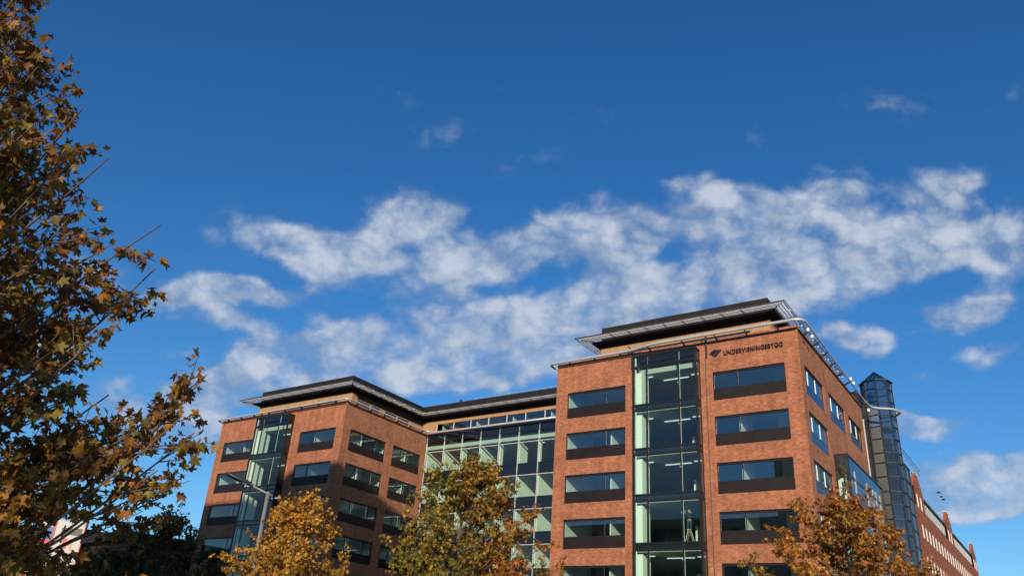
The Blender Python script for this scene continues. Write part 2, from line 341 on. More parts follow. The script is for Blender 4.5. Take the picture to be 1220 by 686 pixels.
class MB:
    def __init__(s): s.v = []; s.f = []; s.mi = []; s.m = 0; s.pc = []

    def add(s, vs, fs):
        s.pc.append((len(s.v), len(s.f)))
        o = len(s.v); s.v += [tuple(map(float, p)) for p in vs]
        s.f += [tuple(i + o for i in f) for f in fs]; s.mi += [s.m] * len(fs)

    def quad(s, a, b, c, d): s.add([a, b, c, d], [(0, 1, 2, 3)])

    def box(s, p, q):
        x0, x1 = sorted((p[0], q[0])); y0, y1 = sorted((p[1], q[1])); z0, z1 = sorted((p[2], q[2]))
        s.add([(x0, y0, z0), (x1, y0, z0), (x1, y1, z0), (x0, y1, z0), (x0, y0, z1), (x1, y0, z1), (x1, y1, z1), (x0, y1, z1)],
              [(0, 3, 2, 1), (4, 5, 6, 7), (0, 1, 5, 4), (1, 2, 6, 5), (2, 3, 7, 6), (3, 0, 4, 7)])

    def bar(s, a, b, w, h=None, upv=(0, 0, 1)):
        a, b = Vector(a), Vector(b); d = (b - a).normalized(); u = Vector(upv)
        if abs(d.dot(u)) > .97: u = Vector((1, 0, 0))
        x = d.cross(u).normalized() * w / 2; y = x.cross(d).normalized() * (h or w) / 2
        s.add([a - x - y, a + x - y, a + x + y, a - x + y, b - x - y, b + x - y, b + x + y, b - x + y],
              [(0, 1, 2, 3), (7, 6, 5, 4), (0, 4, 5, 1), (1, 5, 6, 2), (2, 6, 7, 3), (3, 7, 4, 0)])

    def tube(s, pts, rad, n=8, cap=True):
        pts = [Vector(p) for p in pts]
        if not hasattr(rad, '__len__'): rad = [rad] * len(pts)
        vs = []; fs = []; prev = None
        for i, p in enumerate(pts):
            d = (pts[min(i + 1, len(pts) - 1)] - pts[max(i - 1, 0)])
            d = d.normalized() if d.length > 1e-9 else Vector((0, 0, 1))
            if prev is None:
                u = Vector((0, 0, 1)) if abs(d.z) < .9 else Vector((1, 0, 0))
                x = d.cross(u).normalized()
            else:
                x = prev - d * prev.dot(d)
                x = x.normalized() if x.length > 1e-6 else d.orthogonal().normalized()
            prev = x; y = d.cross(x)
            for k in range(n):
                a = 2 * math.pi * k / n
                vs.append(p + (x * math.cos(a) + y * math.sin(a)) * rad[i])
        for i in range(len(pts) - 1):
            for k in range(n):
                fs.append((i * n + k, i * n + (k + 1) % n, (i + 1) * n + (k + 1) % n, (i + 1) * n + k))
        if cap:
            fs.append(tuple(range(n - 1, -1, -1))); fs.append(tuple((len(pts) - 1) * n + k for k in range(n)))
        s.add(vs, fs)

    def each(s, name, m, parent):
        """one object per added piece"""
        ends = s.pc[1:] + [(len(s.v), len(s.f))]
        for (v0, f0), (v1, f1) in zip(s.pc, ends):
            b = MB(); b.add(s.v[v0:v1], [tuple(i - v0 for i in f) for f in s.f[f0:f1]])
            b.build(name, m, parent)

    def build(s, name, m, parent=None, smooth=False):
        org = ORG.get(parent.name, (0, 0, 0)) if parent else (0, 0, 0)
        me = bpy.data.meshes.new(name)
        va = np.array(s.v) - np.array(org)
        me.from_pydata(va.tolist(), [], s.f)
        ms = m if isinstance(m, (list, tuple)) else [m]
        for x in ms: me.materials.append(x)
        if len(ms) > 1: me.polygons.foreach_set('material_index', s.mi)
        uvl = me.uv_layers.new(name='UVMap')
        w = np.array(s.v)
        uvs = []
        for p in me.polygons:
            nx, ny, nz = (abs(c) for c in p.normal)
            ii = (0, 1) if (nz >= nx and nz >= ny) else ((1, 2) if nx > ny else (0, 2))
            for vi in p.vertices: uvs += [w[vi][ii[0]], w[vi][ii[1]]]
        uvl.data.foreach_set('uv', uvs)
        if smooth: me.polygons.foreach_set('use_smooth', [True] * len(me.polygons))
        me.update()
        o = bpy.data.objects.new(name, me); COL.objects.link(o)
        if parent: o.parent = parent; ORG[o.name] = org
        return o


def tag(o, label=None, cat=None, group=None, kind=None):
    if label: o['label'] = label
    if cat: o['category'] = cat
    if group: o['group'] = group
    if kind: o['kind'] = kind
    return o


def empty(name, loc, label, cat, group=None):
    o = bpy.data.objects.new(name, None); COL.objects.link(o); o.location = loc; o.empty_display_size = .5
    ORG[o.name] = tuple(loc)
    return tag(o, label, cat, group)


def copy_tree(o, loc, label, name=None):
    c = o.copy(); COL.objects.link(c); c.location = loc; c['label'] = label
    for ch in o.children:
        d = ch.copy(); COL.objects.link(d); d.parent = c
        for g in ch.children:
            e = g.copy(); COL.objects.link(e); e.parent = d
    return c


# ------------------------------------------------------------------ setting
g = MB(); g.quad((-1500, -1500, 0), (1500, -1500, 0), (1500, 1500, 0), (-1500, 1500, 0))
tag(g.build('ground', MT['soil']), kind='structure')
g = MB(); g.quad((-400, 24, .004), (400, 24, .004), (400, 50, .004), (-400, 50, .004))
tag(g.build('road', MT['asphalt']), kind='structure')
g = MB(); g.box((-300, -24, -.2), (300, 23.85, .12)); g.box((-300, 50.15, -.2), (-5, 58.4, .12))
tag(g.build('pavement', MT['paving']), kind='structure')
g = MB(); g.box((-300, 23.85, -.2), (300, 24, .13)); g.box((-300, 50, -.2), (300, 50.15, .13))
tag(g.build('kerb', MT['kerb']), kind='structure')
g = MB()
for i in range(-40, 40): g.quad((i * 6, 36.9, .008), (i * 6 + 3, 36.9, .008), (i * 6 + 3, 37.05, .008), (i * 6, 37.05, .008))
tag(g.build('road_marking', MT['line']), kind='structure')

# ------------------------------------------------------------------ the office building
Y0 = 59.47           # plane of both brick fronts
AX0, AX1, AY1 = -36.41, -14.70, 80.9
LX0, LX1 = -84.41, -63.23
MY = 73.40
ZT = 27.85           # top of the brick
ST = 3.70
HEADS = [24.99 - ST * i for i in range(7)]
WH = 2.38
office = empty('office_building', (-40, 66, 0), 'large red brick office building with black penthouse roof, glass bays and lettering', 'building')


def mapf(y): return lambda u, d, z: (u, y + d, z)


def mapx(x): return lambda u, d, z: (x - d, u, z)


def wall(mb, P, u0, u1, z0, z1, holes, rev=.3):
    us = sorted({u0, u1, *[h[0] for h in holes], *[h[1] for h in holes]})
    zs = sorted({z0, z1, *[h[2] for h in holes], *[h[3] for h in holes]})
    us = [u for u in us if u0 <= u <= u1]; zs = [z for z in zs if z0 <= z <= z1]
    for i in range(len(us) - 1):
        for j in range(len(zs) - 1):
            cu, cz = (us[i] + us[i + 1]) / 2, (zs[j] + zs[j + 1]) / 2
            if any(h[0] < cu < h[1] and h[2] < cz < h[3] for h in holes): continue
            mb.quad(P(us[i], 0, zs[j]), P(us[i + 1], 0, zs[j]), P(us[i + 1], 0, zs[j + 1]), P(us[i], 0, zs[j + 1]))
    for a, b, c, d in holes:
        c = max(c, z0)
        mb.quad(P(a, 0, c), P(a, rev, c), P(a, rev, d), P(a, 0, d)); mb.quad(P(b, 0, c), P(b, 0, d), P(b, rev, d), P(b, rev, c))
        mb.quad(P(a, 0, d), P(a, rev, d), P(b, rev, d), P(b, 0, d)); mb.quad(P(a, 0, c), P(b, 0, c), P(b, rev, c), P(a, rev, c))


def window(P, u0, u1, zt, mulls, spmat, mullmat='black', zb=None):
    zb = zt - WH if zb is None else zb
    zs = zb + .96
    f = MB()
    for a, b, c, d in ((u0, u1, zt - .17, zt), (u0, u1, zb, zb + .05), (u0, u0 + .07, zb + .05, zt - .17), (u1 - .07, u1, zb + .05, zt - .17),
                       (u0 + .07, u1 - .07, zs - .03, zs + .03)):
        f.box(P(a, .10, c), P(b, .22, d))
    fo = f.build('window', MT['black'], office)
    k = MB()
    for m in mulls:
        uu = u0 + (u1 - u0) * m; k.box(P(uu - .035, .115, zs + .03), P(uu + .035, .20, zt - .17))
    k.each('mullion', MT[mullmat], fo)
    gl = MB(); gl.box(P(u0 + .07, .15, zs + .03), P(u1 - .07, .165, zt - .17)); gl.build('glass', MT['glass'], fo)
    sp = MB(); um = (u0 + u1) / 2
    sp.box(P(u0 + .075, .085, zb + .055), P(um - .006, .145, zs - .035)); sp.box(P(um + .006, .085, zb + .055), P(u1 - .075, .145, zs - .035))
    sp.each('spandrel_panel', MT[spmat], fo)


WA1, WA2 = (-35.25, -29.50), (-21.70, -15.90)
BAYA = (-28.40, -22.72)
WL1, WL2 = (-83.32, -77.60), (-70.0, -64.34)
BAYL = (-76.92, -71.30)
SIDE = [(60.56, 66.08), (67.60, 73.23), (74.60, 79.88)]
LSIDE = [(60.62, 66.43), (67.66, 72.62)]
BTOP = 26.98
PA, PL = mapf(Y0), mapf(Y0)
PAS, PLS = mapx(AX1), mapx(LX1)

# right block walls
h = [(*w, z - WH, z) for w in (WA1, WA2) for z in HEADS] + [(BAYA[0] + .1, BAYA[1] - .1, .0, BTOP)]
w_ = MB(); wall(w_, PA, AX0, AX1, 0, ZT, h)
hs_ = [(*s, z - WH, z) for s in SIDE for i, z in enumerate(HEADS) if not (i >= 2 and s[0] > 67)] + [(67.2, 80.2, 0, 19.2)]
wall(w_, PAS, Y0, AY1, 0, ZT, [x for x in hs_ if x[3] != 19.2 and not (x[0] > 67 and x[2] < 19.2)] + [(67.3, 80.1, 0, 18.6)])
w_.quad((AX0, 92, 0), (AX0, Y0, 0), (AX0, Y0, ZT), (AX0, 92, ZT))
w_.quad((AX1, AY1, 0), (AX0, AY1, 0), (AX0, AY1, ZT), (AX1, AY1, ZT))
w_.box((AX0, Y0 + .002, ZT - .01), (AX1 - .002, Y0 + .4, ZT + .06)); w_.box((AX1 - .4, Y0 + .4, ZT - .01), (AX1 - .002, AY1, ZT + .06))
w_.build('wall', MT['brick'], office)
# left block walls
h = [(*w, z - WH, z) for w in (WL1, WL2) for z in HEADS] + [(BAYL[0] + .1, BAYL[1] - .1, .0, BTOP)]
w_ = MB(); wall(w_, PL, LX0, LX1, 0, ZT, h)
wall(w_, PLS, Y0, MY + .3, 0, ZT, [(*s, z - WH, z) for s in LSIDE for z in HEADS])
w_.quad((LX0, 92, 0), (LX0, Y0, 0), (LX0, Y0, ZT), (LX0, 92, ZT))
w_.box((LX0, Y0 + .002, ZT - .01), (LX1 - .002, Y0 + .4, ZT + .06)); w_.box((LX1 - .4, Y0 + .4, ZT - .01), (LX1 - .002, MY + .3, ZT + .06))
w_.build('wall', MT['brick'], office)
w_ = MB(); w_.quad((LX0, 92, 0), (LX0, 92, ZT), (AX0, 92, ZT), (AX0, 92, 0)); w_.build('rear_wall', MT['brick'], office)

for i, z in enumerate(HEADS):
    if i > 5: continue
    window(PA, *WA1, z, [.665], 'dark'); window(PA, *WA2, z, [.345], 'dark')
    window(PL, *WL1, z, [.76], 'dark'); window(PL, *WL2, z, [.36], 'dark')
    for k, s in enumerate(SIDE):
        if i < 2 or k == 0: window(PAS, *s, z, [.22, .62], 'blue_panel', 'mull')
    for s in LSIDE: window(PLS, *s, z, [.30, .78], 'dark')

# floors, ceilings and inner walls
for i in range(8):
    zf = 22.55 - ST * (i - 1)
    for (x0, x1, y0, y1) in ((AX0 + .32, AX1 - .32, Y0 + .32, AY1 - .05), (LX0 + .05, LX1 - .32, Y0 + .32, 91.9), (LX1 - .3, AX0 - .02, MY + .14, 91.9)):
        if zf < 0: continue
        f = MB(); f.m = 0; f.box((x0, y0, zf - .02), (x1, y1, zf)); f.m = 1; f.box((x0, y0, zf - .45), (x1, y1, zf - .021))
        f.build('floor_slab', [MT['carpet'], MT['ceiling']], office)
co = MB()
co.box((-30.5, 69.5, 0), (-21.5, 80.5, 27.7)); co.box((-79, 69.5, 0), (-69.5, 91, 27.7)); co.box((-62.5, 81.5, 0), (-37, 82, 27.7))
co.build('core_wall', MT['core'], office)
pt, pt2 = MB(), MB()
for i in range(6):
    zf = 22.55 - ST * i; zc = zf + 3.24
    # rooms behind the right block's front windows
    pt.box((-35.35, 59.9, zf), (-35.25, 64.5, zc))
    if i >= 1:
        pt.box((-31.25, 60.2, zf), (-31.13, 63.8, zc))
        pt.box((-20.0, 60.3, zf), (-19.88, 62.9 + .4 * (i % 2), zc))
    pt.box((-28.25, 59.0, zf), (-27.75, 60.4, zc - .1))
    if i >= 1: pt.box((-25.2, 63.5, zf), (-25.0, 64.3, zc - 1.0))
    pt.box((-83.5, 60.2, zf), (-83.4, 64.5, zc)); pt.box((-80.6, 60.4, zf), (-80.5, 63.8, zc - .2))
    pt.box((-76.7, 59.0, zf), (-76.3, 60.5, zc - .1)); pt.box((-68.5, 60.4, zf), (-68.4, 63.2 + .5 * (i % 3), zc))
    # rooms behind the right-facing windows
    for yy in (62.6, 66.9, 70.1, 73.9, 77.0):
        if not (yy > 67 and i >= 2): pt2.box((-17.6, yy, zf), (-15.3, yy + .1, zc))
    for yy in (63.2, 67.0, 70.6): pt2.box((-68.3, yy, zf), (-63.9, yy + .1, zc))
pt.each('room_divider', MT['partition'], office)
pt2.each('office_divider', MT['partition'], office)
# rooms behind the glass link: one partition per bay
MB_X = [LX1 + .12 + 2.685 * k for k in range(11)]
pt = MB()
for i in range(6):
    zf = 22.55 - ST * i; zc = zf + 3.24
    for k, x in enumerate(MB_X[:-1]):
        d = 3.4 if i > 0 else (3.4 if k in (0, 1, 3) else (1.1 if k in (5, 7) else .35))
        if d: pt.box((x - .06, MY + .3, zf), (x + .06, MY + .3 + d + .25 * ((k * 7 + i * 3) % 3), zc))
pt.each('partition', MT['partition'], office)
lt = MB()
for i in range(6):
    zc = 22.55 - ST * i + 3.22
    for (x0, x1, y) in ((-26.9, -24.6, 61.6), (-24.2, -22.9, 61.2), (-28.2, -27.4, 60.4), (-75.2, -73.2, 61.5)):
        if i != 3: lt.box((x0, y, zc - .05), (x1, y + .10, zc))
lt.each('ceiling_light', MT['tube_light'], office)
lt = MB()
for i in range(6):
    zc = 22.55 - ST * i + 3.22
    for (x, y) in ((-25.9, 62.6), (-20.2, 61.6), (-18.4, 61.6), (-16.6, 61.4), (-47.5, 75.2), (-44.9, 75.4), (-50.3, 75.2)):
        lt.box((x - .09, y - .09, zc - .03), (x + .09, y + .09, zc))
lt.each('downlight', MT['spot_light'], office)


# projecting stair bays of the two fronts
def stair_bay(x0, x1):
    yf = Y0 - .88
    fr, gl, sp, mu = MB(), MB(), MB(), MB()
    xs = [x0 + .12, x0 + 1.32, x0 + 4.15, x1 - .12]
    for x in (x0, x1 - .16): fr.box((x, yf, .3), (x + .16, yf + .16, BTOP))                  # corner posts
    for x in (x0, x1 - .12): fr.box((x, Y0 - .12, .3), (x + .12, Y0 + .02, BTOP))
    fr.box((x0 - .03, yf - .03, BTOP), (x1 + .03, Y0 + .05, BTOP + .14))
    bands = [(26.02, 26.16)] + [(22.19 - ST * i, 22.33 - ST * i) for i in range(6)] + [(22.66 - ST * i, 22.80 - ST * i) for i in range(6)]
    for a, b in bands:
        fr.box((x0 + .16, yf + .01, a), (x1 - .16, yf + .14, b))
        for x in (x0 + .01, x1 - .13): fr.box((x, yf + .16, a), (x + .12, Y0 - .12, b))
    for i in range(6):
        sp.box((x0 + .16, yf + .075, 22.335 - ST * i), (x1 - .16, yf + .11, 22.655 - ST * i))
        for x in (x0 + .05, x1 - .09): sp.box((x, yf + .165, 22.335 - ST * i), (x + .04, Y0 - .125, 22.655 - ST * i))
    for x in xs[1:3]: fr.box((x - .055, yf + .005, .3), (x + .055, yf + .055, BTOP))
    for x in (x0 + .27, xs[1] - .01, xs[2] + .02):
        for a_, b_ in [(26.17, BTOP - .02)] + [(22.81 - ST * i, min(26.0, 22.18 + ST - ST * i)) for i in range(6)]:
            mu.box((x - .05, yf + .09, a_), (x + .035, yf + .138, b_))
    gl.box((x0 + .16, yf + .06, .3), (x1 - .16, yf + .07, BTOP))
    for x in (x0 + .06, x1 - .08): gl.box((x, yf + .16, .3), (x + .012, Y0 - .12, BTOP))
    f = fr.build('stair_bay', MT['black'], office)
    mu.each('mullion', MT['partition'], f); gl.each('glass', MT['glass_bay'], f); sp.each('spandrel_panel', MT['black'], f)
    for i in range(7):
        s = MB(); s.box((x0 + .2, yf + .16, 22.1 - ST * (i - 1)), (x1 - .2, Y0 + .31, 22.55 - ST * (i - 1)))
        if i: s.build('landing', MT['ceiling'], f)


stair_bay(*BAYA); stair_bay(*BAYL)

# glass link between the two blocks
for i in range(6):
    zt = 25.62 - ST * i
    a, b = LX1 + .06, AX0 - .03
    fr, mu, gl, sp = MB(), MB(), MB(), MB()
    for c, d in ((zt - .10, zt), (21.93 - ST * i + 1.1, 22.0 - ST * i + 1.1)): fr.box((a, MY + .01, c), (b, MY + .13, d))
    fr.box((a, MY + .01, 21.93 - ST * i), (b, MY + .13, 21.99 - ST * i))
    zb = 21.99 - ST * i
    gl.box((a, MY + .06, 23.10 - ST * i), (b, MY + .07, zt - .10))
    sp.box((a, MY + .05, zb), (b, MY + .09, 23.03 - ST * i))
    mu.box((a, MY + .02, zt - .175), (b, MY + .055, zt - .102))
    for k, x in enumerate(MB_X): mu.box((x - .035, MY - .04, zb), (x + .035, MY + .15, zt))
    if i == 0:
        fr.box((a, MY + .01, 26.72), (b, MY + .14, 26.80)); gl.box((a, MY + .06, zt + .003), (b, MY + .07, 26.72)); fr.box((a, MY + .5, zt + .1), (b, MY + .55, 26.72))
        fr.box((a, MY + .12, 26.80), (b, MY + .5, 27.82)); sp.box((a, MY + .06, 26.803), (b, MY + .10, 27.80))
        for x in MB_X: mu.box((x - .02, MY, 26.80), (x + .02, MY + .055, 27.5))
        for x in MB_X: mu.box((x - .03, MY - .03, zt), (x + .03, MY + .13, 26.72))
    f = fr.build('curtain_wall', MT['black'], office)
    mu.each('mullion', MT['mull'], f); gl.each('glass', MT['glass_bay'], f); sp.each('spandrel_panel', MT['navy'], f)

# roofs and terraces
t = MB()
t.box((AX0 + .4, Y0 + .4, 27.45), (AX1 - .4, AY1 - .02, 27.6)); t.box((LX0 + .02, Y0 + .4, 27.45), (LX1 - .4, 91.9, 27.6)); t.box((LX1 - .3, MY + .52, 27.45), (AX0 - .02, 91.9, 27.6))
t.build('terrace', MT['roof'], office)


# penthouses: boarded wall, glazing strip, dark roof, louvred canopy
def boards(mb, x0, x1, y0, y1, z0, z1, holes_front=(), holes_right=()):
    for (a, b, hs_, P) in ((x0, x1, holes_front, mapf(y0)), (y0, y1, holes_right, mapx(x1))):
        wall(mb, P, a, b, z0, z1, list(hs_), .12)
    mb.quad((x0, y1, z0), (x0, y0, z0), (x0, y0, z1), (x0, y1, z1))


PZ0, PZ1, RT = 27.6, 30.06, 32.12
pb, pg = MB(), MB()
boards(pb, -33.55, -17.55, 62.45, 80, PZ0, PZ1, [(-31.5, -19.3, 28.2, 29.42)], [(64, 78, 28.2, 29.42)])
pg.box((-31.5, 62.52, 28.2), (-19.3, 62.54, 29.42)); pg.box((-17.64, 64, 28.2), (-17.62, 78, 29.42))
boards(pb, -81.85, -65.75, 62.45, 75.4, PZ0, PZ1, [(-80, -68, 28.2, 29.42)], [(63.3, 67.3, 27.8, 29.45), (67.9, 72.8, 27.8, 29.45)])
pg.box((-80, 62.52, 28.2), (-68, 62.54, 29.42)); pg.box((-65.84, 63.3, 27.8), (-65.82, 72.8, 29.45))
wall(pb, mapf(75.4), -65.75, AX0 + 3, PZ0, PZ1, [(-63.6, AX0 + 2.5, 28.75, 29.62)], .12)
pg.box((-63.6, 75.46, 28.75), (AX0 + 2.5, 75.48, 29.62))
po = pb.build('penthouse', MT['timber'], office)
pg.each('glass', MT['glass'], po)
mm = MB()
for k in range(11):
    x = -63.55 + 2.65 * k
    mm.box((x - .045, 75.43, 28.75), (x + .045, 75.53, 29.62))
for k in range(5): mm.box((-65.86, 63.3 + k * 2.35, 27.8), (-65.76, 63.38 + k * 2.35, 29.45))
mm.each('mullion', MT['mull'], po)
mi = MB(); mi.box((-81, 64.5, 27.6), (-67, 64.7, 30.0)); mi.box((-67.2, 64.8, 27.6), (-67, 75, 30.0)); mi.box((-65, 80, 27.6), (-37, 80.2, 30.0)); mi.box((-33, 65, 27.6), (-18.5, 65.2, 30.0)); mi.each('inner_wall', MT['dark'], po)
mi = MB()
for k in range(0, 11, 2): mi.box((-63.0 + 2.65 * k, 75.9, 27.6), (-62.9 + 2.65 * k, 78.0, 30.0))
mi.each('partition', MT['partition'], po)

rf = MB()
rf.box((-33.45, 62.38, PZ1 + .003), (-17.62, 80.2, RT))
rf.build('roof', MT['roof'], office)
rf = MB()
rf.box((-81.75, 62.38, PZ1 + .003), (-65.95, 91, RT)); rf.box((-65.95, 75.3, PZ1 + .004), (AX0 + 3.2, 91, RT - .002))
rf.box((-65.72, 63.3, 29.6), (-65.66, 75.2, 30.05))  # black strip standing in for the canopy's shade on the side boards
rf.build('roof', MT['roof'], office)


def canopy(runs, mrg=1.78, z=30.62):
    """runs: list of (ax, along0, along1, edge, sign, miter0, miter1): louvred sunshade around a roof edge"""
    fr, sl, so, cl = MB(), MB(), MB(), MB()
    for axis, a, b, e, sg, m0, m1 in runs:
        def Q(u, d, zz): return (u, e + sg * d, zz) if axis == 'x' else (e + sg * d, u, zz)
        ulo = lambda d: a + m0 * d
        uhi = lambda d: b + m1 * d
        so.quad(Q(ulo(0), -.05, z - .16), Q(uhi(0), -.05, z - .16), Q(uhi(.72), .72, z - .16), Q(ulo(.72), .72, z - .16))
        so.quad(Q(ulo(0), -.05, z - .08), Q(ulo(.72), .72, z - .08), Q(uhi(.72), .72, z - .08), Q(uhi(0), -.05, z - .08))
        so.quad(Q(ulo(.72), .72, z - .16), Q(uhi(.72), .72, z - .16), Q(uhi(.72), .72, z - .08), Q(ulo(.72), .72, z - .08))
        for k in range(4):                                                  # slats
            d = .93 + .27 * k
            zk = z + .05
            p, q = Vector(Q(ulo(d), d, zk)), Vector(Q(uhi(d), d, zk))
            t0, t1 = Q(0, 0, 0), Q(0, .014, 0)
            off = Vector((t1[0] - t0[0], t1[1] - t0[1], 0))
            hi, lo = Vector((0, 0, .06)), Vector((0, 0, -.06))
            sl.add([p - off + hi, q - off + hi, q + off * 2 + hi, p + off * 2 + hi, p - off * 2 + lo, q - off * 2 + lo, q + off + lo, p + off + lo],
                   [(0, 1, 2, 3), (7, 6, 5, 4), (0, 4, 5, 1), (3, 2, 6, 7), (0, 3, 7, 4), (1, 5, 6, 2)])
        n = max(2, int(round((b - a) / 1.75)))
        for i in range(n + 1):
            u = a + (b - a) * i / n
            fr.bar(Q(u, -.05, z - .02), Q(u + (m0 if i == 0 else m1 if i == n else 0) * 1.85, 1.85, z + .15), .05, .06)
            if axis == 'y' and sg > 0:
                for k in range(4):
                    d = .93 + .27 * k
                    c = Q(u, d, z - .03); cl.box((c[0] - .055, c[1] - .07, c[2] - .06), (c[0] + .055, c[1] + .07, c[2] + .05))
        fr.bar(Q(ulo(1.86), 1.86, z + .10), Q(uhi(1.86), 1.86, z + .10), .05, .05)
    f = fr.build('canopy', MT['rail'], office)
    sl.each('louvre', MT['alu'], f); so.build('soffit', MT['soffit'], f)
    if cl.v: cl.each('louvre_clip', MT['white'], f)


canopy([('x', -33.45, -17.62, 62.40, -1, -1, 1), ('y', 62.40, 80, -17.62, 1, -1, 0), ('y', 62.40, 80, -33.45, -1, -1, 0)])
canopy([('x', -81.75, -65.95, 62.40, -1, -1, 1), ('y', 62.40, 75.3, -65.95, 1, -1, -1), ('y', 62.40, 80, -81.75, -1, -1, 0), ('x', -65.95, AX0 + 3, 75.3, -1, 1, 0)])
for axis in ():
    pass

# snow guard and small things on the roofs
sgd = MB()
sgd.bar((-58, 75.6, RT + .28), (-36.6, 75.6, RT + .28), .04)
for k in range(22): sgd.bar((-58 + k, 75.6, RT), (-58 + k, 75.6, RT + .28), .03)
sgd.build('snow_guard', MT['alu'], office)
ant = MB(); ant.tube([(-60.5, 75.9, RT), (-60.5, 75.9, RT + .75)], .035, 6); ant.box((-60.6, 75.8, RT + .2), (-60.4, 76.0, RT + .5))
ant.build('antenna', MT['rail'], office)
rl = MB(); rl.box((-25.2, 64, RT + .002), (-23.3, 66, RT + .55)); rl.build('skylight', MT['alu'], office)


# silver ventilation pipe that runs along the parapets
def rounded(pts, r=.5, n=6):
    out = [Vector(pts[0])]
    for i in range(1, len(pts) - 1):
        p, a, b = Vector(pts[i]), Vector(pts[i - 1]), Vector(pts[i + 1])
        d0, d1 = (a - p), (b - p); rr = min(r, d0.length * .45, d1.length * .45)
        s, e = p + d0.normalized() * rr, p + d1.normalized() * rr
        for k in range(n + 1):
            t_ = k / n; out.append(s * (1 - t_) ** 2 + p * 2 * t_ * (1 - t_) + e * t_ ** 2)
    out.append(Vector(pts[-1])); return out


pp = MB()
ZP = 27.93
path = rounded([(-36.6, 60.6, 27.75), (-37.05, 60.1, 27.8), (-37.0, 59.0, ZP - .08), (-28.8, 59.0, ZP - .06), (-26.4, 58.5, ZP), (-13.95, 58.45, ZP), (-13.95, 60.4, ZP),
                (-14.15, 80.6, ZP), (-14.0, 82.6, ZP), (-12.2, 83.6, ZP), (-11.75, 84.9, ZP - .02), (-12.3, 85.2, ZP - .25)], .9)
pp.tube(path, [.12 if p.y < 60 or p.y > 80.2 else .075 for p in path], 12)
ppo = pp.build('parapet_pipe', MT['silver'], office, True)
pp = MB()
path = rounded([(-84.5, 60.4, 27.75), (-84.9, 59.9, 27.8), (-84.85, 58.95, ZP - .1), (-62.75, 58.95, ZP - .02), (-62.7, 72.6, ZP - .05), (-61.6, 72.85, ZP - .22), (-60, 72.85, ZP - .25), (AX0 - .1, 72.85, ZP - .25)], .7)
pp.tube(path, .10, 10)
pp2 = pp.build('parapet_pipe', MT['silver'], office, True)
# brackets and the dark rail beneath the pipe
bk = MB()
def brackets(mb, P, u0, u1, stand, n, z=27.6):
    mb.box(P(u0, -.10, z - .09), P(u1, -.02, z + .03))
    for k in range(n):
        u = u0 + (u1 - u0) * (k + .5) / n
        mb.bar(P(u, -.05, z), P(u, -stand, z + .34), .07, .09); mb.bar(P(u, 0, z + .16), P(u, -stand, z + .32), .05, .06)


brackets(bk, PA, AX0 + .1, BAYA[0] - .25, .45, 3); brackets(bk, PA, BAYA[0] - .2, BAYA[1] + .3, .9, 2); brackets(bk, PA, BAYA[1] + .35, AX1 - .15, .95, 3)
brackets(bk, PAS, Y0 + .3, AY1 - .2, .6, 8)
for x in (BAYA[0] - .42, BAYA[1] + .62): bk.box((x - .06, Y0 - .16, 26.3), (x + .06, Y0 - .04, 28.2)); bk.bar((x, Y0 - .1, 28.1), (x, 58.6, 28.1), .07)
for x in (BAYA[1] + .5,): bk.tube([(x, Y0 - .07, .2), (x, Y0 - .07, 26.4)], .035, 6)
bk.each('pipe_bracket', MT['rail'], office)
bk = MB()
brackets(bk, PL, LX0 + .1, BAYL[0] - .25, .5, 3); brackets(bk, PL, BAYL[0] - .2, LX1 - .15, .5, 5); brackets(bk, PLS, Y0 + .2, MY - .1, .5, 6)
bk.box((BAYL[0] - .3, Y0 - .16, 26.3), (BAYL[0] - .18, Y0 - .04, 28.1))
bk.each('pipe_bracket', MT['rail'], office)
bk = MB()
for x in MB_X: bk.bar((x, MY + .02, 27.3), (x, 72.85, 27.65), .06, .08)
for x in (-60.4, -57.8): bk.tube([(x, MY - .5, 27.5), (x + 2.4, MY - .45, 27.2)], .05, 6)
bk.each('pipe_hanger', MT['rail'], office)
spl = MB()
for p in ((-14.0, 59.9, 27.5), (-14.0, 61.0, 27.35), (-14.1, 74.5, 28.3), (-14.1, 75.6, 28.25), (-14.1, 81.2, 27.3)):
    spl.tube([(p[0], p[1], p[2] - .14), (p[0], p[1] + .06, p[2] + .14)], .12, 8)
spl.each('spotlight', MT['white'], office)
# lettering and emblem on the right block
fc = bpy.data.curves.new('lettering', 'FONT'); fc.body = 'UNDERVISNINGSBYGG'; fc.size = .5; fc.extrude = .02; fc.offset = .012; fc.space_character = 1.15
to = bpy.data.objects.new('tmp', fc); COL.objects.link(to)
bpy.context.view_layer.update()
me = bpy.data.meshes.new_from_object(to.evaluated_get(bpy.context.evaluated_depsgraph_get()))
COL.objects.unlink(to); bpy.data.objects.remove(to)
va = np.array([v.co[:] for v in me.vertices])
mn, mxx = va.min(0), va.max(0)
LXa, LXb, LZa, LZb = -20.65, -15.90, 26.27, 26.68
nv = np.empty_like(va)
nv[:, 0] = LXa + (va[:, 0] - mn[0]) / (mxx[0] - mn[0]) * (LXb - LXa)
nv[:, 2] = LZa + (va[:, 1] - mn[1]) / (mxx[1] - mn[1]) * (LZb - LZa)
nv[:, 1] = Y0 - .08 - va[:, 2]
nv -= np.array(ORG[office.name])
me.vertices.foreach_set('co', nv.astype(np.float32).ravel()); me.update(); me.materials.clear(); me.materials.append(MT['black'])
lo = bpy.data.objects.new('lettering', me); COL.objects.link(lo); lo.parent = office
em = MB()
def blade(pts):
    n = len(pts); em.add([(p[0], Y0 - .1, p[1]) for p in pts] + [(p[0], Y0 - .05, p[1]) for p in pts],
                         [tuple(range(n)), tuple(range(2 * n - 1, n - 1, -1))] + [(i, i + n, (i + 1) % n + n, (i + 1) % n) for i in range(n)])
ex, ez = -21.85, 26.28
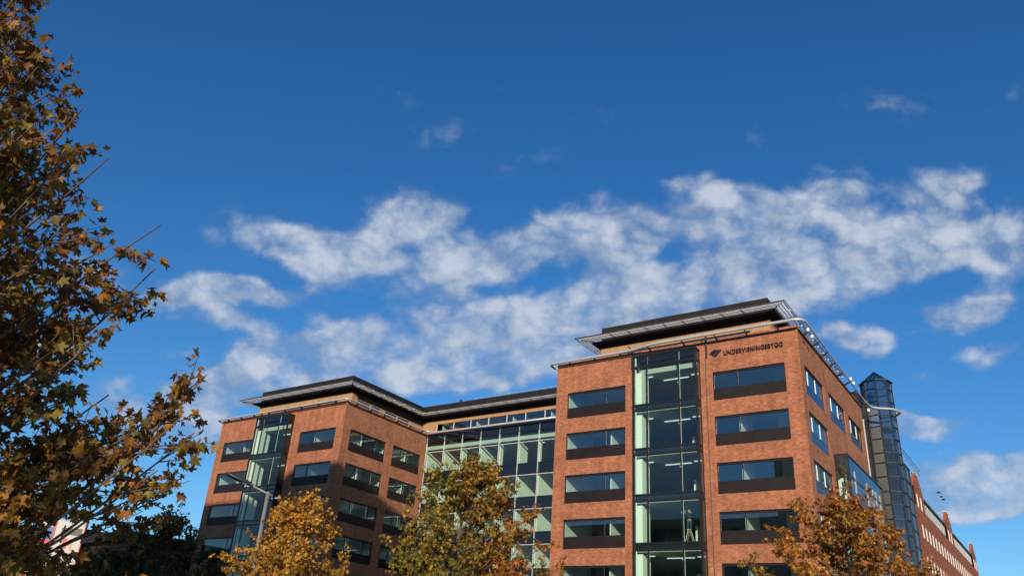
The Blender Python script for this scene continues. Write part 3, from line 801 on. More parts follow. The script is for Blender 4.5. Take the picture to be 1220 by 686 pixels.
for pts in ([(0, .28), (.18, .47), (.42, .60), (.62, .60), (.40, .50), (.22, .34), (.12, .24)], [(.16, .20), (.28, .36), (.46, .48), (.70, .56), (.86, .55), (.58, .42), (.42, .24), (.34, .10)],
            [(.38, .06), (.48, .22), (.62, .36), (.84, .46), (1.06, .62), (.98, .44), (.74, .28), (.62, .08), (.5, .0)]):
    blade([(ex + a, ez + b) for a, b in pts])
em.build('emblem', MT['black'], office)

# projecting glass bay on the right block's side
bx = -13.62; y0, y1, zt = 67.1, 80.25, 19.55
fr, gl, mu, sp = MB(), MB(), MB(), MB()
fr.box((AX1 - .1, y0, zt - .85), (bx, y0 + .14, zt)); fr.box((bx - .14, y0 + .14, zt - .16), (bx, y1, zt)); fr.box((AX1 - .1, y0 + .14, zt - .06), (bx - .14, y1, zt - .002))
fr.box((bx - .2, y0, .3), (bx, y0 + .2, zt - .85)); fr.box((bx - .14, y1 - .14, .3), (bx, y1, zt - .16)); fr.box((AX1 - .02, y0 + .01, .3), (AX1 + .1, y0 + .12, zt - .85))
for i in range(5):
    zz = 18.4 - ST * i
    fr.box((AX1 + .1, y0 + .03, zz - .75), (bx - .2, y0 + .1, zz - .66)); fr.box((bx - .1, y0 + .2, zz - .66), (bx - .02, y1 - .14, zz - .5)); fr.box((bx - .1, y0 + .2, zz - 2.9), (bx - .02, y1 - .14, zz - 2.6))
    sp.box((bx - .09, y0 + .2, zz - 3.6), (bx - .05, y1 - .14, zz - 2.9))
    for k in (1.0, 3.3, 5.1, 6.0): mu.box((bx - .1, y0 + k * 1.9 - .03, zz - 3.6), (bx + .01, y0 + k * 1.9 + .03, zz + .1))
    s = MB(); s.box((AX1 - .3, y0 + .2, zz - 3.3), (bx - .2, y1 - .2, zz - 2.95))
    s.build('landing', MT['ceiling'], office)
    mu.box((bx - .9, 69.5, zz - 2.9), (bx - .8, 69.6, zz))
gl.box((AX1 + .1, y0 + .06, .3), (bx - .2, y0 + .07, zt - .85)); gl.box((bx - .07, y0 + .2, .3), (bx - .06, y1 - .14, zt - .16))
f = fr.build('side_bay', MT['black'], office)
mu.each('mullion', MT['galv'], f); gl.each('glass', MT['glass_bay'], f); sp.each('spandrel_panel', MT['blue_panel'], f)
di = MB(); di.bar((-15.0, 68.2, 13.2), (-13.9, 68.2, 17.6), .9, .2); di.box((-17.5, 70.5, .3), (-14.9, 70.6, 18.4)); di.build('partition', MT['partition'], f)

# ------------------------------------------------------------------ glass lift tower
tw = empty('glass_tower', (-13.75, 85.9, 0), 'octagonal dark glass lift tower with pointed roof beside the brick office block', 'tower')
TR, TC, EZ = 1.45, (-13.9, 85.9), 31.45
vtx = [(TC[0] + TR * math.sin(R(45 * k + 8)), TC[1] - TR * math.cos(R(45 * k + 8))) for k in range(8)]
LEV = [31.45, 30.55, 29.2, 27.8, 26.6, 25.35, 23.95, 22.95, 21.6, 20.15] + [18.9 - 1.37 * i for i in range(14)]
fr, gl, rg, pn, cw = MB(), MB(), MB(), MB(), MB()
for x, y in vtx: fr.bar((x, y, 0), (x, y, EZ + .03), .13)
for k in range(8):
    a, b = vtx[k], vtx[(k + 1) % 8]
    for z in LEV: fr.bar((*a, z), (*b, z), .11)
    ia = [(p[0] * .985 + TC[0] * .015, p[1] * .985 + TC[1] * .015) for p in (a, b)]
    tgt = gl if k not in (5, 6) else pn
    tgt.quad((*ia[0], 0), (*ia[1], 0), (*ia[1], EZ), (*ia[0], EZ))
    ap = (TC[0], TC[1], EZ + 1.35)
    e0, e1 = [(TC[0] + (p[0] - TC[0]) * 1.08, TC[1] + (p[1] - TC[1]) * 1.08, EZ + .02) for p in (a, b)]
    fr.bar(e0, ap, .08); fr.bar(e0, e1, .12, .14)
    rg.add([e0, e1, ap], [(0, 1, 2)])
for z in LEV[4::3]: cw.box((TC[0] - .8, TC[1] - .7, z - .12), (TC[0] + .8, TC[1] + .7, z))
cw.box((TC[0] - .5, TC[1] - .1, 0), (TC[0] + .6, TC[1] + .9, 25.6))
fr.build('frame', MT['black'], tw); gl.build('glass', MT['glass_tower'], tw); pn.build('dark_panel', MT['black'], tw)
rg.build('roof', MT['glass_tower'], tw); cw.build('lift_shaft', MT['dark'], tw)
lk = MB(); lk.box((-16.2, 81.0, 0), (-14.9, 87.0, 29.2)); lk.build('service_duct', MT['black'], tw)
lk = MB(); lk.tube([(-14.75, 81.4, 2), (-14.75, 81.4, 26.5)], .11, 8); lk.build('drainpipe', MT['galv'], tw)

# ------------------------------------------------------------------ far brick building along the street
FX = -14.7
far = empty('brick_row_building', (-20, 130, 0), 'long red brick building with stepped gables and zinc roof, far down the street', 'building')
w_ = MB(); Pf = mapx(FX)
FZ = 25.15
GAB = [(107.2, 113.6), (132.4, 138.6), (161.0, 166.5)]
wins = []
for r_, zt in enumerate([21.45, 17.75, 14.05, 10.35, 6.65, 2.95]):
    y = 109.0
    while y < 164.5:
        wins.append((y, y + 1.15, zt - 1.6, zt)); y += 2.45
wing = [(y0 + d, y0 + d + 1.1, 23.35, 25.0) for y0, y1 in GAB for d in (1.0, 3.5)]
holes = wins + wing
wall(w_, Pf, 106.2, 166.6, 0, 23.3, wins, .12)
for y0, y1 in GAB:
    wall(w_, Pf, y0, y1, 23.3, FZ + .6, [h for h in wing if y0 < h[0] < y1], .2)
    n = 6
    for k in range(n):
        u0 = y0 + (y1 - y0) * k / (2 * n); u1 = y1 - (y1 - y0) * k / (2 * n)
        w_.box((FX - .35, u0, FZ + .601 + k * .38), (FX, u1, FZ + .601 + (k + 1) * .38 - .001)) if k < 5 else None
    w_.box((FX - .35, y0, 23.3), (FX - .31, y1, FZ + .6))
w_.quad((FX, 166.6, 0), (FX - 14, 166.6, 0), (FX - 14, 166.6, 26), (FX, 166.6, 25.2)); w_.quad((FX - 14, 106.2, 0), (FX, 106.2, 0), (FX, 106.2, 25), (FX - 14, 106.2, 25))
w_.build('wall', MT['brick2'], far)
cp = MB()
for y0, y1 in GAB:
    for k in (4,):
        u0 = y0 + (y1 - y0) * k / 12; u1 = y1 - (y1 - y0) * k / 12; z = FZ + .6 + (k + 1) * .38
        for s0, s1 in ((u0 - .05, u0 + .6), (u1 - .6, u1 + .05)): cp.box((FX - .4, s0, z + .001), (FX + .05, s1, z + .08))
cp.each('coping', MT['winframe'], far)
rfm, dw_ = MB(), MB()
for a, b in ((113.6, 132.4), (138.6, 161.0)):
    rfm.quad((FX - .25, a, 25.35), (FX - .25, b, 25.35), (FX - 2.4, b, 28.6), (FX - 2.4, a, 28.6))
    rfm.box((FX - .3, a, 25.2), (FX + .06, b, 25.34))
    k = 0; y = a + .1
    while y < b - .9:
        dw_.box((FX - .22, y, 23.75), (FX - .19, y + .5, 25.0)); y += 1.25
    dw_.box((FX - .22, a, 23.32), (FX - .16, b, 23.4)); rfm.box((FX - .26, a, 23.32), (FX - .225, b, 25.2))
rfm.quad((FX - 2.4, 106.2, 28.0), (FX - 2.4, 166.6, 28.0), (FX - 14, 166.6, 28.0), (FX - 14, 106.2, 28.0))
rfm.build('roof', MT['metalroof'], far)
dw_.each('dormer_band', MT['winframe'], far)
for a, b, c, d in sorted(holes, key=lambda h: h[0] - h[3] * 2)[:100]:
    f = MB(); f.m = 0
    f.box(Pf(a, .01, c), Pf(b, .1, c + .1)); f.box(Pf(a, .01, d - .1), Pf(b, .1, d)); f.box(Pf(a, .01, c + .1), Pf(a + .14, .1, d - .1)); f.box(Pf(b - .14, .01, c + .1), Pf(b, .1, d - .1)); f.box(Pf((a + b) / 2 - .06, .01, c + .1), Pf((a + b) / 2 + .06, .1, d - .1))
    f.m = 1; f.box(Pf(a + .14, .04, c + .1), Pf(b - .14, .08, d - .1))
    f.build('window', [MT['winframe'], MT['signwhite']], far)
rst = sorted(holes, key=lambda h: h[0] - h[3] * 2)[100:]
if rst:
    f = MB()
    for a, b, c, d in rst: f.box(Pf(a, .05, c), Pf(b, .12, d))
    tag(f.build('window', MT['winframe'], far), kind='stuff')
# blue glass block and roof railing at the near end
bb, bf = MB(), MB()
bb.box((-22, 88.2, 0), (FX - .06, 106.15, 27.3))
bb2 = bb.build('glazed_block', MT['blue_panel'], far)
for z in [27.2 - 1.85 * i for i in range(14)]: bf.box((FX - .06, 88.2, z - .07), (FX + .03, 106.15, z + .07))
for k in range(7): bf.box((FX - .06, 88.2 + k * 2.9, 0), (FX + .04, 88.35 + k * 2.9, 27.3))
bf.each('mullion', MT['black'], bb2)
rr = MB()
for d in (0, 1.0): rr.bar((FX + .25 - d * 0, 92, 28.55 - d * .5), (FX + .25, 112.5, 28.5 - d * .5), .06)
for k in range(8): rr.bar((FX - .1, 93 + k * 2.7, 27.3), (FX + .25, 93 + k * 2.7, 28.55), .07)
rr.bar((FX - 2, 101, 27.3), (FX - 2, 101, 31.2), .06); rr.bar((FX - .8, 101, 27.3), (FX - .8, 101, 31.2), .06); rr.bar((FX - 2, 101, 31.2), (FX - .8, 101, 31.2), .06)
rr.build('roof_railing', MT['galv'], far)

# ------------------------------------------------------------------ building with shop signs far left
def ground_dir(az, d): return (math.sin(R(az)) * d, math.cos(R(az)) * d)


bgx, bgy = ground_dir(-63.5, 118)
shop = empty('shop_building', (bgx, bgy, 0), 'low brick building with dark flat roof behind the left maple', 'building')
BG_ROT = R(-4)
e1 = Vector((math.cos(BG_ROT), math.sin(BG_ROT), 0)); e2 = Vector((-e1.y, e1.x, 0)); o0 = Vector((bgx, bgy, 0))
def BQ(u, d, z): return tuple(o0 + e1 * u + e2 * d + Vector((0, 0, z)))
def bbox(mb, u0, u1, d0, d1, z0, z1):
    mb.add([BQ(u0, d0, z0), BQ(u1, d0, z0), BQ(u1, d1, z0), BQ(u0, d1, z0), BQ(u0, d0, z1), BQ(u1, d0, z1), BQ(u1, d1, z1), BQ(u0, d1, z1)],
           [(0, 3, 2, 1), (4, 5, 6, 7), (0, 1, 5, 4), (1, 2, 6, 5), (2, 3, 7, 6), (3, 0, 4, 7)])


m = MB(); wall(m, lambda u, d, z: BQ(u, d, z), -45, 6, 0, 12.6, [(u, u + 3, z, z + 1.3) for u in (-42, -37, -32, -27, -22, -17, -12, -7) for z in (1.5, 5, 8.3)], .3)
bbox(m, -45, 6, .31, 18, 0, 12.55); m.build('wall', MT['brick3'], shop)
m = MB()
for u in (-42, -37, -32, -27, -22, -17, -12, -7):
    for z in (1.5, 5, 8.3): bbox(m, u + .1, u + 2.9, .2, .28, z + .1, z + 1.2)
m.each('window', MT['winframe'], shop)
m = MB(); bbox(m, 6.01, 18, 2, 18, 0, 12.7); m.build('dark_wing', MT['dark'], shop)
m = MB(); bbox(m, -45.4, 6.2, -.4, 18.4, 12.61, 14.6); bbox(m, 6.21, 18.6, 1.2, 18.4, 12.71, 13.7); m.build('roof', MT['roof'], shop)
m = MB()
for z in (8, 9.4, 10.8, 12.2): bbox(m, 6.02, 18, 1.9, 1.98, z, z + .12)
m.build('cladding_rail', MT['rail'], shop)

# sign box
def text_mesh(body, name, m, parent, P, u0, u1, z0, z1, thick=.04, d=-.05, shear=0):
    c = bpy.data.curves.new(name, 'FONT'); c.body = body; c.size = 1; c.extrude = thick / 2; c.shear = shear
    o = bpy.data.objects.new('tmp', c); COL.objects.link(o); bpy.context.view_layer.update()
    me = bpy.data.meshes.new_from_object(o.evaluated_get(bpy.context.evaluated_depsgraph_get()))
    COL.objects.unlink(o); bpy.data.objects.remove(o)
    v = np.array([p.co[:] for p in me.vertices]); a, b = v.min(0), v.max(0); og = ORG[parent.name]
    nv = []
    for p in v:
        q = P(u0 + (p[0] - a[0]) / (b[0] - a[0]) * (u1 - u0), d - p[2], z0 + (p[1] - a[1]) / (b[1] - a[1]) * (z1 - z0))
        nv += [q[0] - og[0], q[1] - og[1], q[2] - og[2]]
    me.vertices.foreach_set('co', nv); me.update(); me.materials.clear(); me.materials.append(m)
    t_ = bpy.data.objects.new(name, me); COL.objects.link(t_); t_.parent = parent
    return t_


sx, sy = ground_dir(-62.15, 112)
sg_ = empty('shop_sign', (sx, sy, 0), 'tall white sign box with black strip and red mark behind the left maple', 'sign')
SR = R(62.15) * 0 + R(40)
f1 = Vector((math.cos(SR), math.sin(SR), 0)); f2 = Vector((-f1.y, f1.x, 0)); s0 = Vector((sx, sy, 0))
def SQ(u, d, z): return tuple(s0 + f1 * u + f2 * d + Vector((0, 0, z)))
def sbox(mb, u0, u1, d0, d1, z0, z1):
    mb.add([SQ(u0, d0, z0), SQ(u1, d0, z0), SQ(u1, d1, z0), SQ(u0, d1, z0), SQ(u0, d0, z1), SQ(u1, d0, z1), SQ(u1, d1, z1), SQ(u0, d1, z1)],
           [(0, 3, 2, 1), (4, 5, 6, 7), (0, 1, 5, 4), (1, 2, 6, 5), (2, 3, 7, 6), (3, 0, 4, 7)])


m = MB(); sbox(m, -1.6, 1.6, 0, .5, 9.3, 15.2); sgb = m.build('sign_box', MT['signwhite'], sg_)
m = MB(); sbox(m, -.9, 1.45, -.03, -.001, 13.55, 14.35); m.build('black_strip', MT['signblack'], sg_)
m = MB(); sbox(m, -1.75, -1.62, -.05, .55, 9.2, 15.3); sbox(m, 1.62, 1.72, -.05, .55, 9.2, 15.3); m.build('edge_trim', MT['signred'], sg_)
m = MB(); sbox(m, -.3, .3, .1, .4, 0, 9.3); m.build('post', MT['galv'], sg_)
m = MB()
for a, b, c, d in ((-.45, -.22, 12.0, 13.15), (-.22, .1, 12.0, 12.25), (-.22, .02, 12.85, 13.15), (.02, .12, 12.25, 12.65)): sbox(m, a, b, -.04, -.002, c, d)
m.build('red_mark', MT['signred'], sg_)
m = MB()
for a, b, c, d in ((.18, .7, 12.8, 13.1), (.5, .7, 11.85, 12.8), (.18, .4, 12.35, 12.55)): sbox(m, a, b, -.04, -.002, c, d)
m.build('orange_mark', MT['signorange'], sg_)
s2x, s2y = ground_dir(-63.35, 114)
fl = empty('blue_sign', (s2x, s2y, 0), 'blue sign board with white top and red stripe left of white sign box', 'sign')
def FQ(u, d, z): return (s2x + f1.x * u + f2.x * d, s2y + f1.y * u + f2.y * d, z)
def fbox(mb, u0, u1, d0, d1, z0, z1):
    mb.add([FQ(u0, d0, z0), FQ(u1, d0, z0), FQ(u1, d1, z0), FQ(u0, d1, z0), FQ(u0, d0, z1), FQ(u1, d0, z1), FQ(u1, d1, z1), FQ(u0, d1, z1)],
           [(0, 3, 2, 1), (4, 5, 6, 7), (0, 1, 5, 4), (1, 2, 6, 5), (2, 3, 7, 6), (3, 0, 4, 7)])


m = MB(); fbox(m, -1.3, 1.0, 0, .4, 11.6, 14.4); m.build('board', MT['signblue'], fl)
m = MB(); fbox(m, -1.3, 1.0, 0, .4, 14.41, 15.9); m.build('white_header', MT['signwhite'], fl)
m = MB(); fbox(m, -1.25, .95, -.03, -.002, 12.5, 12.95); m.build('red_stripe', MT['signred'], fl)
m = MB(); fbox(m, -.3, .1, .1, .3, 0, 11.59); m.build('post', MT['galv'], fl)
s3x, s3y = ground_dir(-65.4, 112)
sc_ = empty('roof_sign', (s3x, s3y, 13.0), 'pale blue script letters standing on the roof edge, half hidden by maple leaves', 'sign')
def CQ(u, d, z): return (s3x + e1.x * u + e2.x * d, s3y + e1.y * u + e2.y * d, z)
m = MB()
def stroke(pts, r=.16): m.tube([CQ(a, 0, 12.9 + b) for a, b in pts], r, 6)
for k in range(6):
    u = -3.2 + k * 1.05
    stroke([(u + .25 * math.sin(t), .75 + (.65 if k in (0, 2, 3, 5) else .45) * math.cos(t)) for t in np.linspace(0, 5.6, 12)])
    stroke([(u + .3, (1.9 if k in (2, 3, 5) else 1.2)), (u + .35, .2), (u + .75, .5)])
m.build('script_letters', MT['signpale'], sc_)
m = MB()
for u in (-3, 0, 3): m.bar(CQ(u, .2, 12.6), CQ(u, .2, 14), .08)
m.each('bracket', MT['rail'], sc_)

# ------------------------------------------------------------------ block across the street (behind the viewer): throws the shade on the left block
blk = empty('apartment_block', (-45, -34, 0), 'tall pale apartment block on the opposite side of the street', 'building')
m = MB()
XR, XS, HR, HL, YB = -1.9, -24.5, 48.6, 45.2, -25
def blkwall(x0, x1, zh):
    hh = [(x, x + 1.8, z, z + 1.5) for x in np.arange(x0 + 1, x1 - 2.3, 3.6) for z in np.arange(1.2, zh - 2, 3.2)]
    wall(m, lambda u, d, z: (u, YB - d, z), x0, x1, 0, zh, hh, .2)
    m.box((x0, YB - .21, 0), (x1, YB - 16, zh))
    return hh


hh = blkwall(XS, XR, HR) + blkwall(-42, XS - .01, HL) + blkwall(-95, -42.01, 30)
m.build('wall', MT['stone'], blk)
m = MB()
for a, b, c, d in hh: m.box((a + .05, YB - .1, c + .05), (b - .05, YB - .16, d - .05))
tag(m.build('window', MT['glass_dim'], blk), kind='stuff')

# ------------------------------------------------------------------ street lamp
lx, ly = ground_dir(-51.0, 30)
lamp = empty('street_lamp', (lx, ly, .12), 'grey street lamp with dark head on a short arm before the left block', 'street lamp')
m = MB(); m.tube([(lx, ly, .12), (lx, ly, 1.2), (lx, ly, 7.05)], [.11, .09, .062], 10); m.build('pole', MT['galv'], lamp, True)
a_ = Vector((-math.cos(R(-51)), math.sin(R(-51)), 0)) * 1.0
a_ = Vector((-.63, -.776, 0)).normalized()
P0 = Vector((lx, ly, 6.98)); 
m = MB(); m.tube([P0 - a_ * .18 + Vector((0, 0, -.06)), P0, P0 + a_ * .62 + Vector((0, 0, .22))], .035, 8); m.build('arm', MT['galv'], lamp, True)
hd = MB(); c0 = P0 + a_ * .55 + Vector((0, 0, .20)); dr = (a_ + Vector((0, 0, .32))).normalized(); sdv = Vector((-a_.y, a_.x, 0)); upd = dr.cross(sdv).normalized()
if upd.z < 0: upd = -upd
secs = [(0, .06, .05), (.15, .13, .10), (.5, .20, .125), (.9, .19, .11), (1.05, .09, .05)]
rings = []
for s_, w, hgt in secs:
    cc_ = c0 + dr * s_
    rings.append([cc_ + sdv * w * math.cos(t) + upd * hgt * (math.sin(t) if math.sin(t) > 0 else .55 * math.sin(t)) for t in [2 * math.pi * k / 12 for k in range(12)]])
hd.add([p for r_ in rings for p in r_], [(i * 12 + k, i * 12 + (k + 1) % 12, (i + 1) * 12 + (k + 1) % 12, (i + 1) * 12 + k) for i in range(4) for k in range(12)] + [tuple(range(12)), tuple(48 + k for k in range(12))])
hd.build('lamp_head', MT['lamphead'], lamp, True)
m = MB(); b0 = c0 + dr * .22 - upd * .045; m.bar(b0, b0 + dr * .42, .17, .03, tuple(upd)); m.build('lens', MT['lens'], lamp)

# ------------------------------------------------------------------ worker on a ladder inside the stair bay
px, py, pz = -23.95, 59.15, 11.452
lad = empty('step_ladder', (px, py, pz), 'yellow topped aluminium step ladder standing inside the glass stair bay', 'ladder')
m = MB()
for s_ in (-.2, .2):
    m.bar((px - .36, py + s_, pz), (px - .06, py + s_ * .7, pz + 1.12), .05, .04)
for s_ in (-.18, .18): m.bar((px + .4, py + s_, pz), (px + .06, py + s_ * .7, pz + 1.12), .04, .04)
for k in range(4):
    t_ = (k + 1) / 5; m.box((px - .36 + .3 * t_ - .05, py - .17, pz + 1.12 * t_), (px - .36 + .3 * t_ + .05, py + .17, pz + 1.12 * t_ + .03))
m.build('rails', MT['alu'], lad)
m = MB(); m.box((px - .14, py - .17, pz + 1.12), (px + .14, py + .17, pz + 1.18)); m.build('top_step', MT['yellow'], lad)


def skin_body(name, verts, edges, rad, m_, parent):
    me = bpy.data.meshes.new(name); og = ORG[parent.name]
    me.from_pydata([(v[0], v[1], v[2]) for v in verts], edges, []); me.materials.append(m_)
    o = bpy.data.objects.new(name, me); COL.objects.link(o); o.parent = parent
    sk = o.modifiers.new('skin', 'SKIN'); sk.use_smooth_shade = True
    if not me.skin_vertices: pass
    for i, r_ in enumerate(rad):
        me.skin_vertices[0].data[i].radius = r_ if isinstance(r_, tuple) else (r_, r_)
    me.skin_vertices[0].data[0].use_root = True
    o.modifiers.new('sub', 'SUBSURF').levels = 1; o.modifiers['sub'].render_levels = 2
    return o


per = empty('person', (px, py, pz + .92), 'person in dark top and jeans standing on the ladder in stair bay', 'person')
try:
    V_ = [(0, 0, .93), (0, 0, 1.1), (0, 0, 1.3), (0, -.01, 1.46), (0, -.01, 1.55), (0, -.02, 1.66), (0, -.01, 1.76),
          (-.1, 0, .9), (-.12, -.03, .48), (-.12, .0, .07), (-.13, -.1, .03), (.1, 0, .9), (.12, -.03, .48), (.12, 0, .07), (.13, -.1, .03),
          (-.2, 0, 1.42), (-.3, -.12, 1.28), (-.2, -.3, 1.5), (-.17, -.34, 1.56), (.2, 0, 1.42), (.34, -.12, 1.3), (.24, -.3, 1.48), (.2, -.35, 1.54)]
    E_ = [(0, 1), (1, 2), (2, 3), (3, 4), (4, 5), (5, 6), (0, 7), (7, 8), (8, 9), (9, 10), (0, 11), (11, 12), (12, 13), (13, 14), (3, 15), (15, 16), (16, 17), (17, 18), (3, 19), (19, 20), (20, 21), (21, 22)]
    Rd = [(.13, .09), (.12, .08), (.13, .085), (.08, .06), .055, (.085, .1), (.06, .08), .095, .065, .045, .04, .095, .065, .045, .04, .07, .05, .04, .035, .07, .05, .04, .035]
    for wrist, dx in ((18, -1), (22, 1)):                      # palms with four fingers and a thumb
        w = V_[wrist]
        for k in range(5):
            V_.append((w[0] + dx * (.03 - .018 * k) + (-.03 * dx if k == 4 else 0), w[1] - .05 + (.03 if k == 4 else 0), w[2] + .07 - .012 * abs(k - 1.5)))
            E_.append((wrist, len(V_) - 1)); Rd.append(.011)
    skin_body('body', V_, E_, Rd, MT['skin'], per)
    tv = [(0, 0, .98), (0, 0, 1.1), (0, 0, 1.3), (0, -.01, 1.44), (-.2, 0, 1.42), (-.3, -.12, 1.28), (-.22, -.26, 1.46), (.2, 0, 1.42), (.34, -.12, 1.3), (.26, -.26, 1.45)]
    skin_body('jacket', tv, [(0, 1), (1, 2), (2, 3), (3, 4), (4, 5), (5, 6), (3, 7), (7, 8), (8, 9)], [(.185, .13), (.17, .12), (.19, .13), (.13, .1), .085, .065, .055, .085, .065, .055], MT['jacket'], per)
    jv = [(0, 0, .95), (-.1, 0, .88), (-.12, -.03, .48), (-.12, .0, .1), (.1, 0, .88), (.12, -.03, .48), (.12, 0, .1), (0, 0, 1.02)]
    skin_body('jeans', jv, [(0, 1), (1, 2), (2, 3), (0, 4), (4, 5), (5, 6), (0, 7)], [(.175, .125), .11, .08, .065, .11, .08, .065, (.17, .12)], MT['jeans'], per)
except Exception as ex_:
    print('person skin failed', ex_)
def uvball(mb, c, rx, ry, rz, n=10):
    vs = []; fs = []
    for i in range(n + 1):
        for k in range(n):
            t_, p_ = math.pi * i / n, 2 * math.pi * k / n
            vs.append((c[0] + rx * math.sin(t_) * math.cos(p_), c[1] + ry * math.sin(t_) * math.sin(p_), c[2] + rz * math.cos(t_)))
    for i in range(n):
        for k in range(n): fs.append((i * n + k, i * n + (k + 1) % n, (i + 1) * n + (k + 1) % n, (i + 1) * n + k))
    mb.add(vs, fs)


m = MB(); uvball(m, (px, py + .03, pz + .92 + 1.73), .1, .12, .1); m.build('hair', MT['hair'], per, True)

# ------------------------------------------------------------------ three birds
def ray_at(x, y, d):
    r_ = fw * F_PX + rt * (x - 610) - up * (y - 343); r_ = r_ / np.linalg.norm(r_); return np.array([0, 0, CZ]) + r_ * d


for i, (x, y, s_, lab) in enumerate(((1118, 586.5, .30, 'dark bird flying highest of three beside the zinc roof'), (1121.5, 591.3, .2, 'small bird flying between two others beside the zinc roof'), (1124, 594.8, .26, 'bird flying lowest of three beside the zinc roof'))):
    c = ray_at(x, y, 95); b = empty('bird', tuple(c), lab, 'bird', 'birds flying past the far roof')
    hdg = Vector((.85, .5, .05)).normalized(); sdv = Vector((0, 0, 1)).cross(hdg).normalized(); C_ = Vector(c)
    m = MB(); m.tube([C_ - hdg * s_ * .9, C_ - hdg * s_ * .5, C_, C_ + hdg * s_ * .5, C_ + hdg * s_ * .8], [.012, .05, .085, .06, .015], 8); m.build('body', MT['feather'], b, True)
    for sg2 in (-1, 1):
        m = MB(); w0, w1, w2 = C_ + hdg * .1 * s_ * 2, C_ + sdv * sg2 * s_ * .7 + Vector((0, 0, .25 * s_)) + hdg * .05, C_ + sdv * sg2 * s_ * 1.3 - hdg * .2 * s_ + Vector((0, 0, .1 * s_))
        w3, w4 = C_ + sdv * sg2 * s_ * .7 - hdg * .45 * s_ + Vector((0, 0, .2 * s_)), C_ - hdg * .45 * s_
        th = Vector((0, 0, .015)); ps = [w0, w1, w2, w3, w4]
        m.add([p + th for p in ps] + [p - th for p in ps], [(0, 1, 2, 3, 4), (9, 8, 7, 6, 5)] + [(k, k + 5, (k + 1) % 5 + 5, (k + 1) % 5) for k in range(5)])
        m.build('wing', MT['feather'], b)

# ------------------------------------------------------------------ trees
LOBES = [(90, 1.0), (42, .86), (138, .86), (-4, .55), (184, .55)]


def leaf_template(detail):
    pts = []
    if detail:
        seq = [(-68, .16), (-38, .30), (-14, .56), (-2, .58), (8, .52), (18, .46), (26, .50), (33, .74), (40, .82), (44, .98), (52, .80), (60, .70), (67, .52), (74, .72), (82, .80), (90, 1.08)]
    else:
        seq = [(-62, .22), (-8, .60), (18, .48), (43, .95), (65, .52), (90, 1.08)]
    full = seq + [(180 - a, r) for a, r in reversed(seq[:-1])]
    cx, cy = 0, .35
    v = [(0, cy, 0)] + [(cx + r * math.cos(R(a)), cy + r * math.sin(R(a)), 0) for a, r in full]
    v = np.array(v); v[:, 1] -= v[:, 1].min(); v /= 1.25
    n = len(full)
    f = np.array([(0, 1 + i, 1 + (i + 1) % n) for i in range(n)])
    return v, f


TPL = {True: leaf_template(True), False: leaf_template(False)}


def leaves_mesh(name, pos, size, dirv, nrm, col, detail, rng, matl, parent):
    tv, tf = TPL[detail]; N = len(pos); K = len(tv)
    y = dirv / np.linalg.norm(dirv, axis=1, keepdims=True)
    z = nrm - (nrm * y).sum(1, keepdims=True) * y; z /= np.linalg.norm(z, axis=1, keepdims=True) + 1e-9
    x = np.cross(y, z)
    fold = rng.uniform(.1, .75, (N, 1)); droop = rng.uniform(-.1, .6, (N, 1)); tw = rng.normal(0, .25, (N, 1))
    lx = np.repeat(tv[None, :, 0], N, 0) * rng.uniform(.75, 1.1, (N, 1)); ly = np.repeat(tv[None, :, 1], N, 0)
    lz = fold * np.abs(lx) - droop * ly ** 2 + tw * lx * ly
    P = pos[:, None, :] + size[:, None, None] * (lx[..., None] * x[:, None, :] + ly[..., None] * y[:, None, :] + lz[..., None] * z[:, None, :])
    og = np.array(ORG[parent.name])
    verts = (P - og).reshape(-1, 3).astype(np.float32)
    faces = (tf[None] + (np.arange(N) * K)[:, None, None]).reshape(-1, 3).astype(np.int32)
    me = bpy.data.meshes.new(name)
    me.vertices.add(len(verts)); me.vertices.foreach_set('co', verts.ravel())
    me.loops.add(faces.size); me.loops.foreach_set('vertex_index', faces.ravel())
    me.polygons.add(len(faces)); me.polygons.foreach_set('loop_start', np.arange(0, faces.size, 3, dtype=np.int32)); me.polygons.foreach_set('loop_total', np.full(len(faces), 3, np.int32))
    me.update(calc_edges=True)
    at = me.attributes.new('leaf_colour', 'FLOAT_COLOR', 'POINT')
    ca = np.ones((N, K, 4), np.float32); ca[..., :3] = col[:, None, :]
    edge = 1 - .35 * (np.linalg.norm(tv[:, :2] - tv[0, :2], axis=1) / .8)[None, :, None] * rng.uniform(0, 1, (N, 1, 1))
    ca[..., :3] *= edge
    at.data.foreach_set('color', ca.ravel())
    me.materials.append(matl)
    o = bpy.data.objects.new(name, me); COL.objects.link(o); o.parent = parent
    return o


def bez(a, b, c, n):
    t_ = np.linspace(0, 1, n)[:, None]
    return (1 - t_) ** 2 * a + 2 * t_ * (1 - t_) * b + t_ ** 2 * c


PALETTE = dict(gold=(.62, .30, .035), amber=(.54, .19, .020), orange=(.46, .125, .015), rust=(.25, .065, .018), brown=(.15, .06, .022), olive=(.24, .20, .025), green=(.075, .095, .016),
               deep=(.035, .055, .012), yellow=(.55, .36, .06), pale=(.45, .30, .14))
PN = {k: np.array(v) for k, v in PALETTE.items()}


def pick(rng, n, w):
    ks = list(w); p = np.array([w[k] for k in ks], float); p /= p.sum()
    idx = rng.choice(len(ks), n, p=p)
    return np.array([PN[k] for k in ks])[idx]


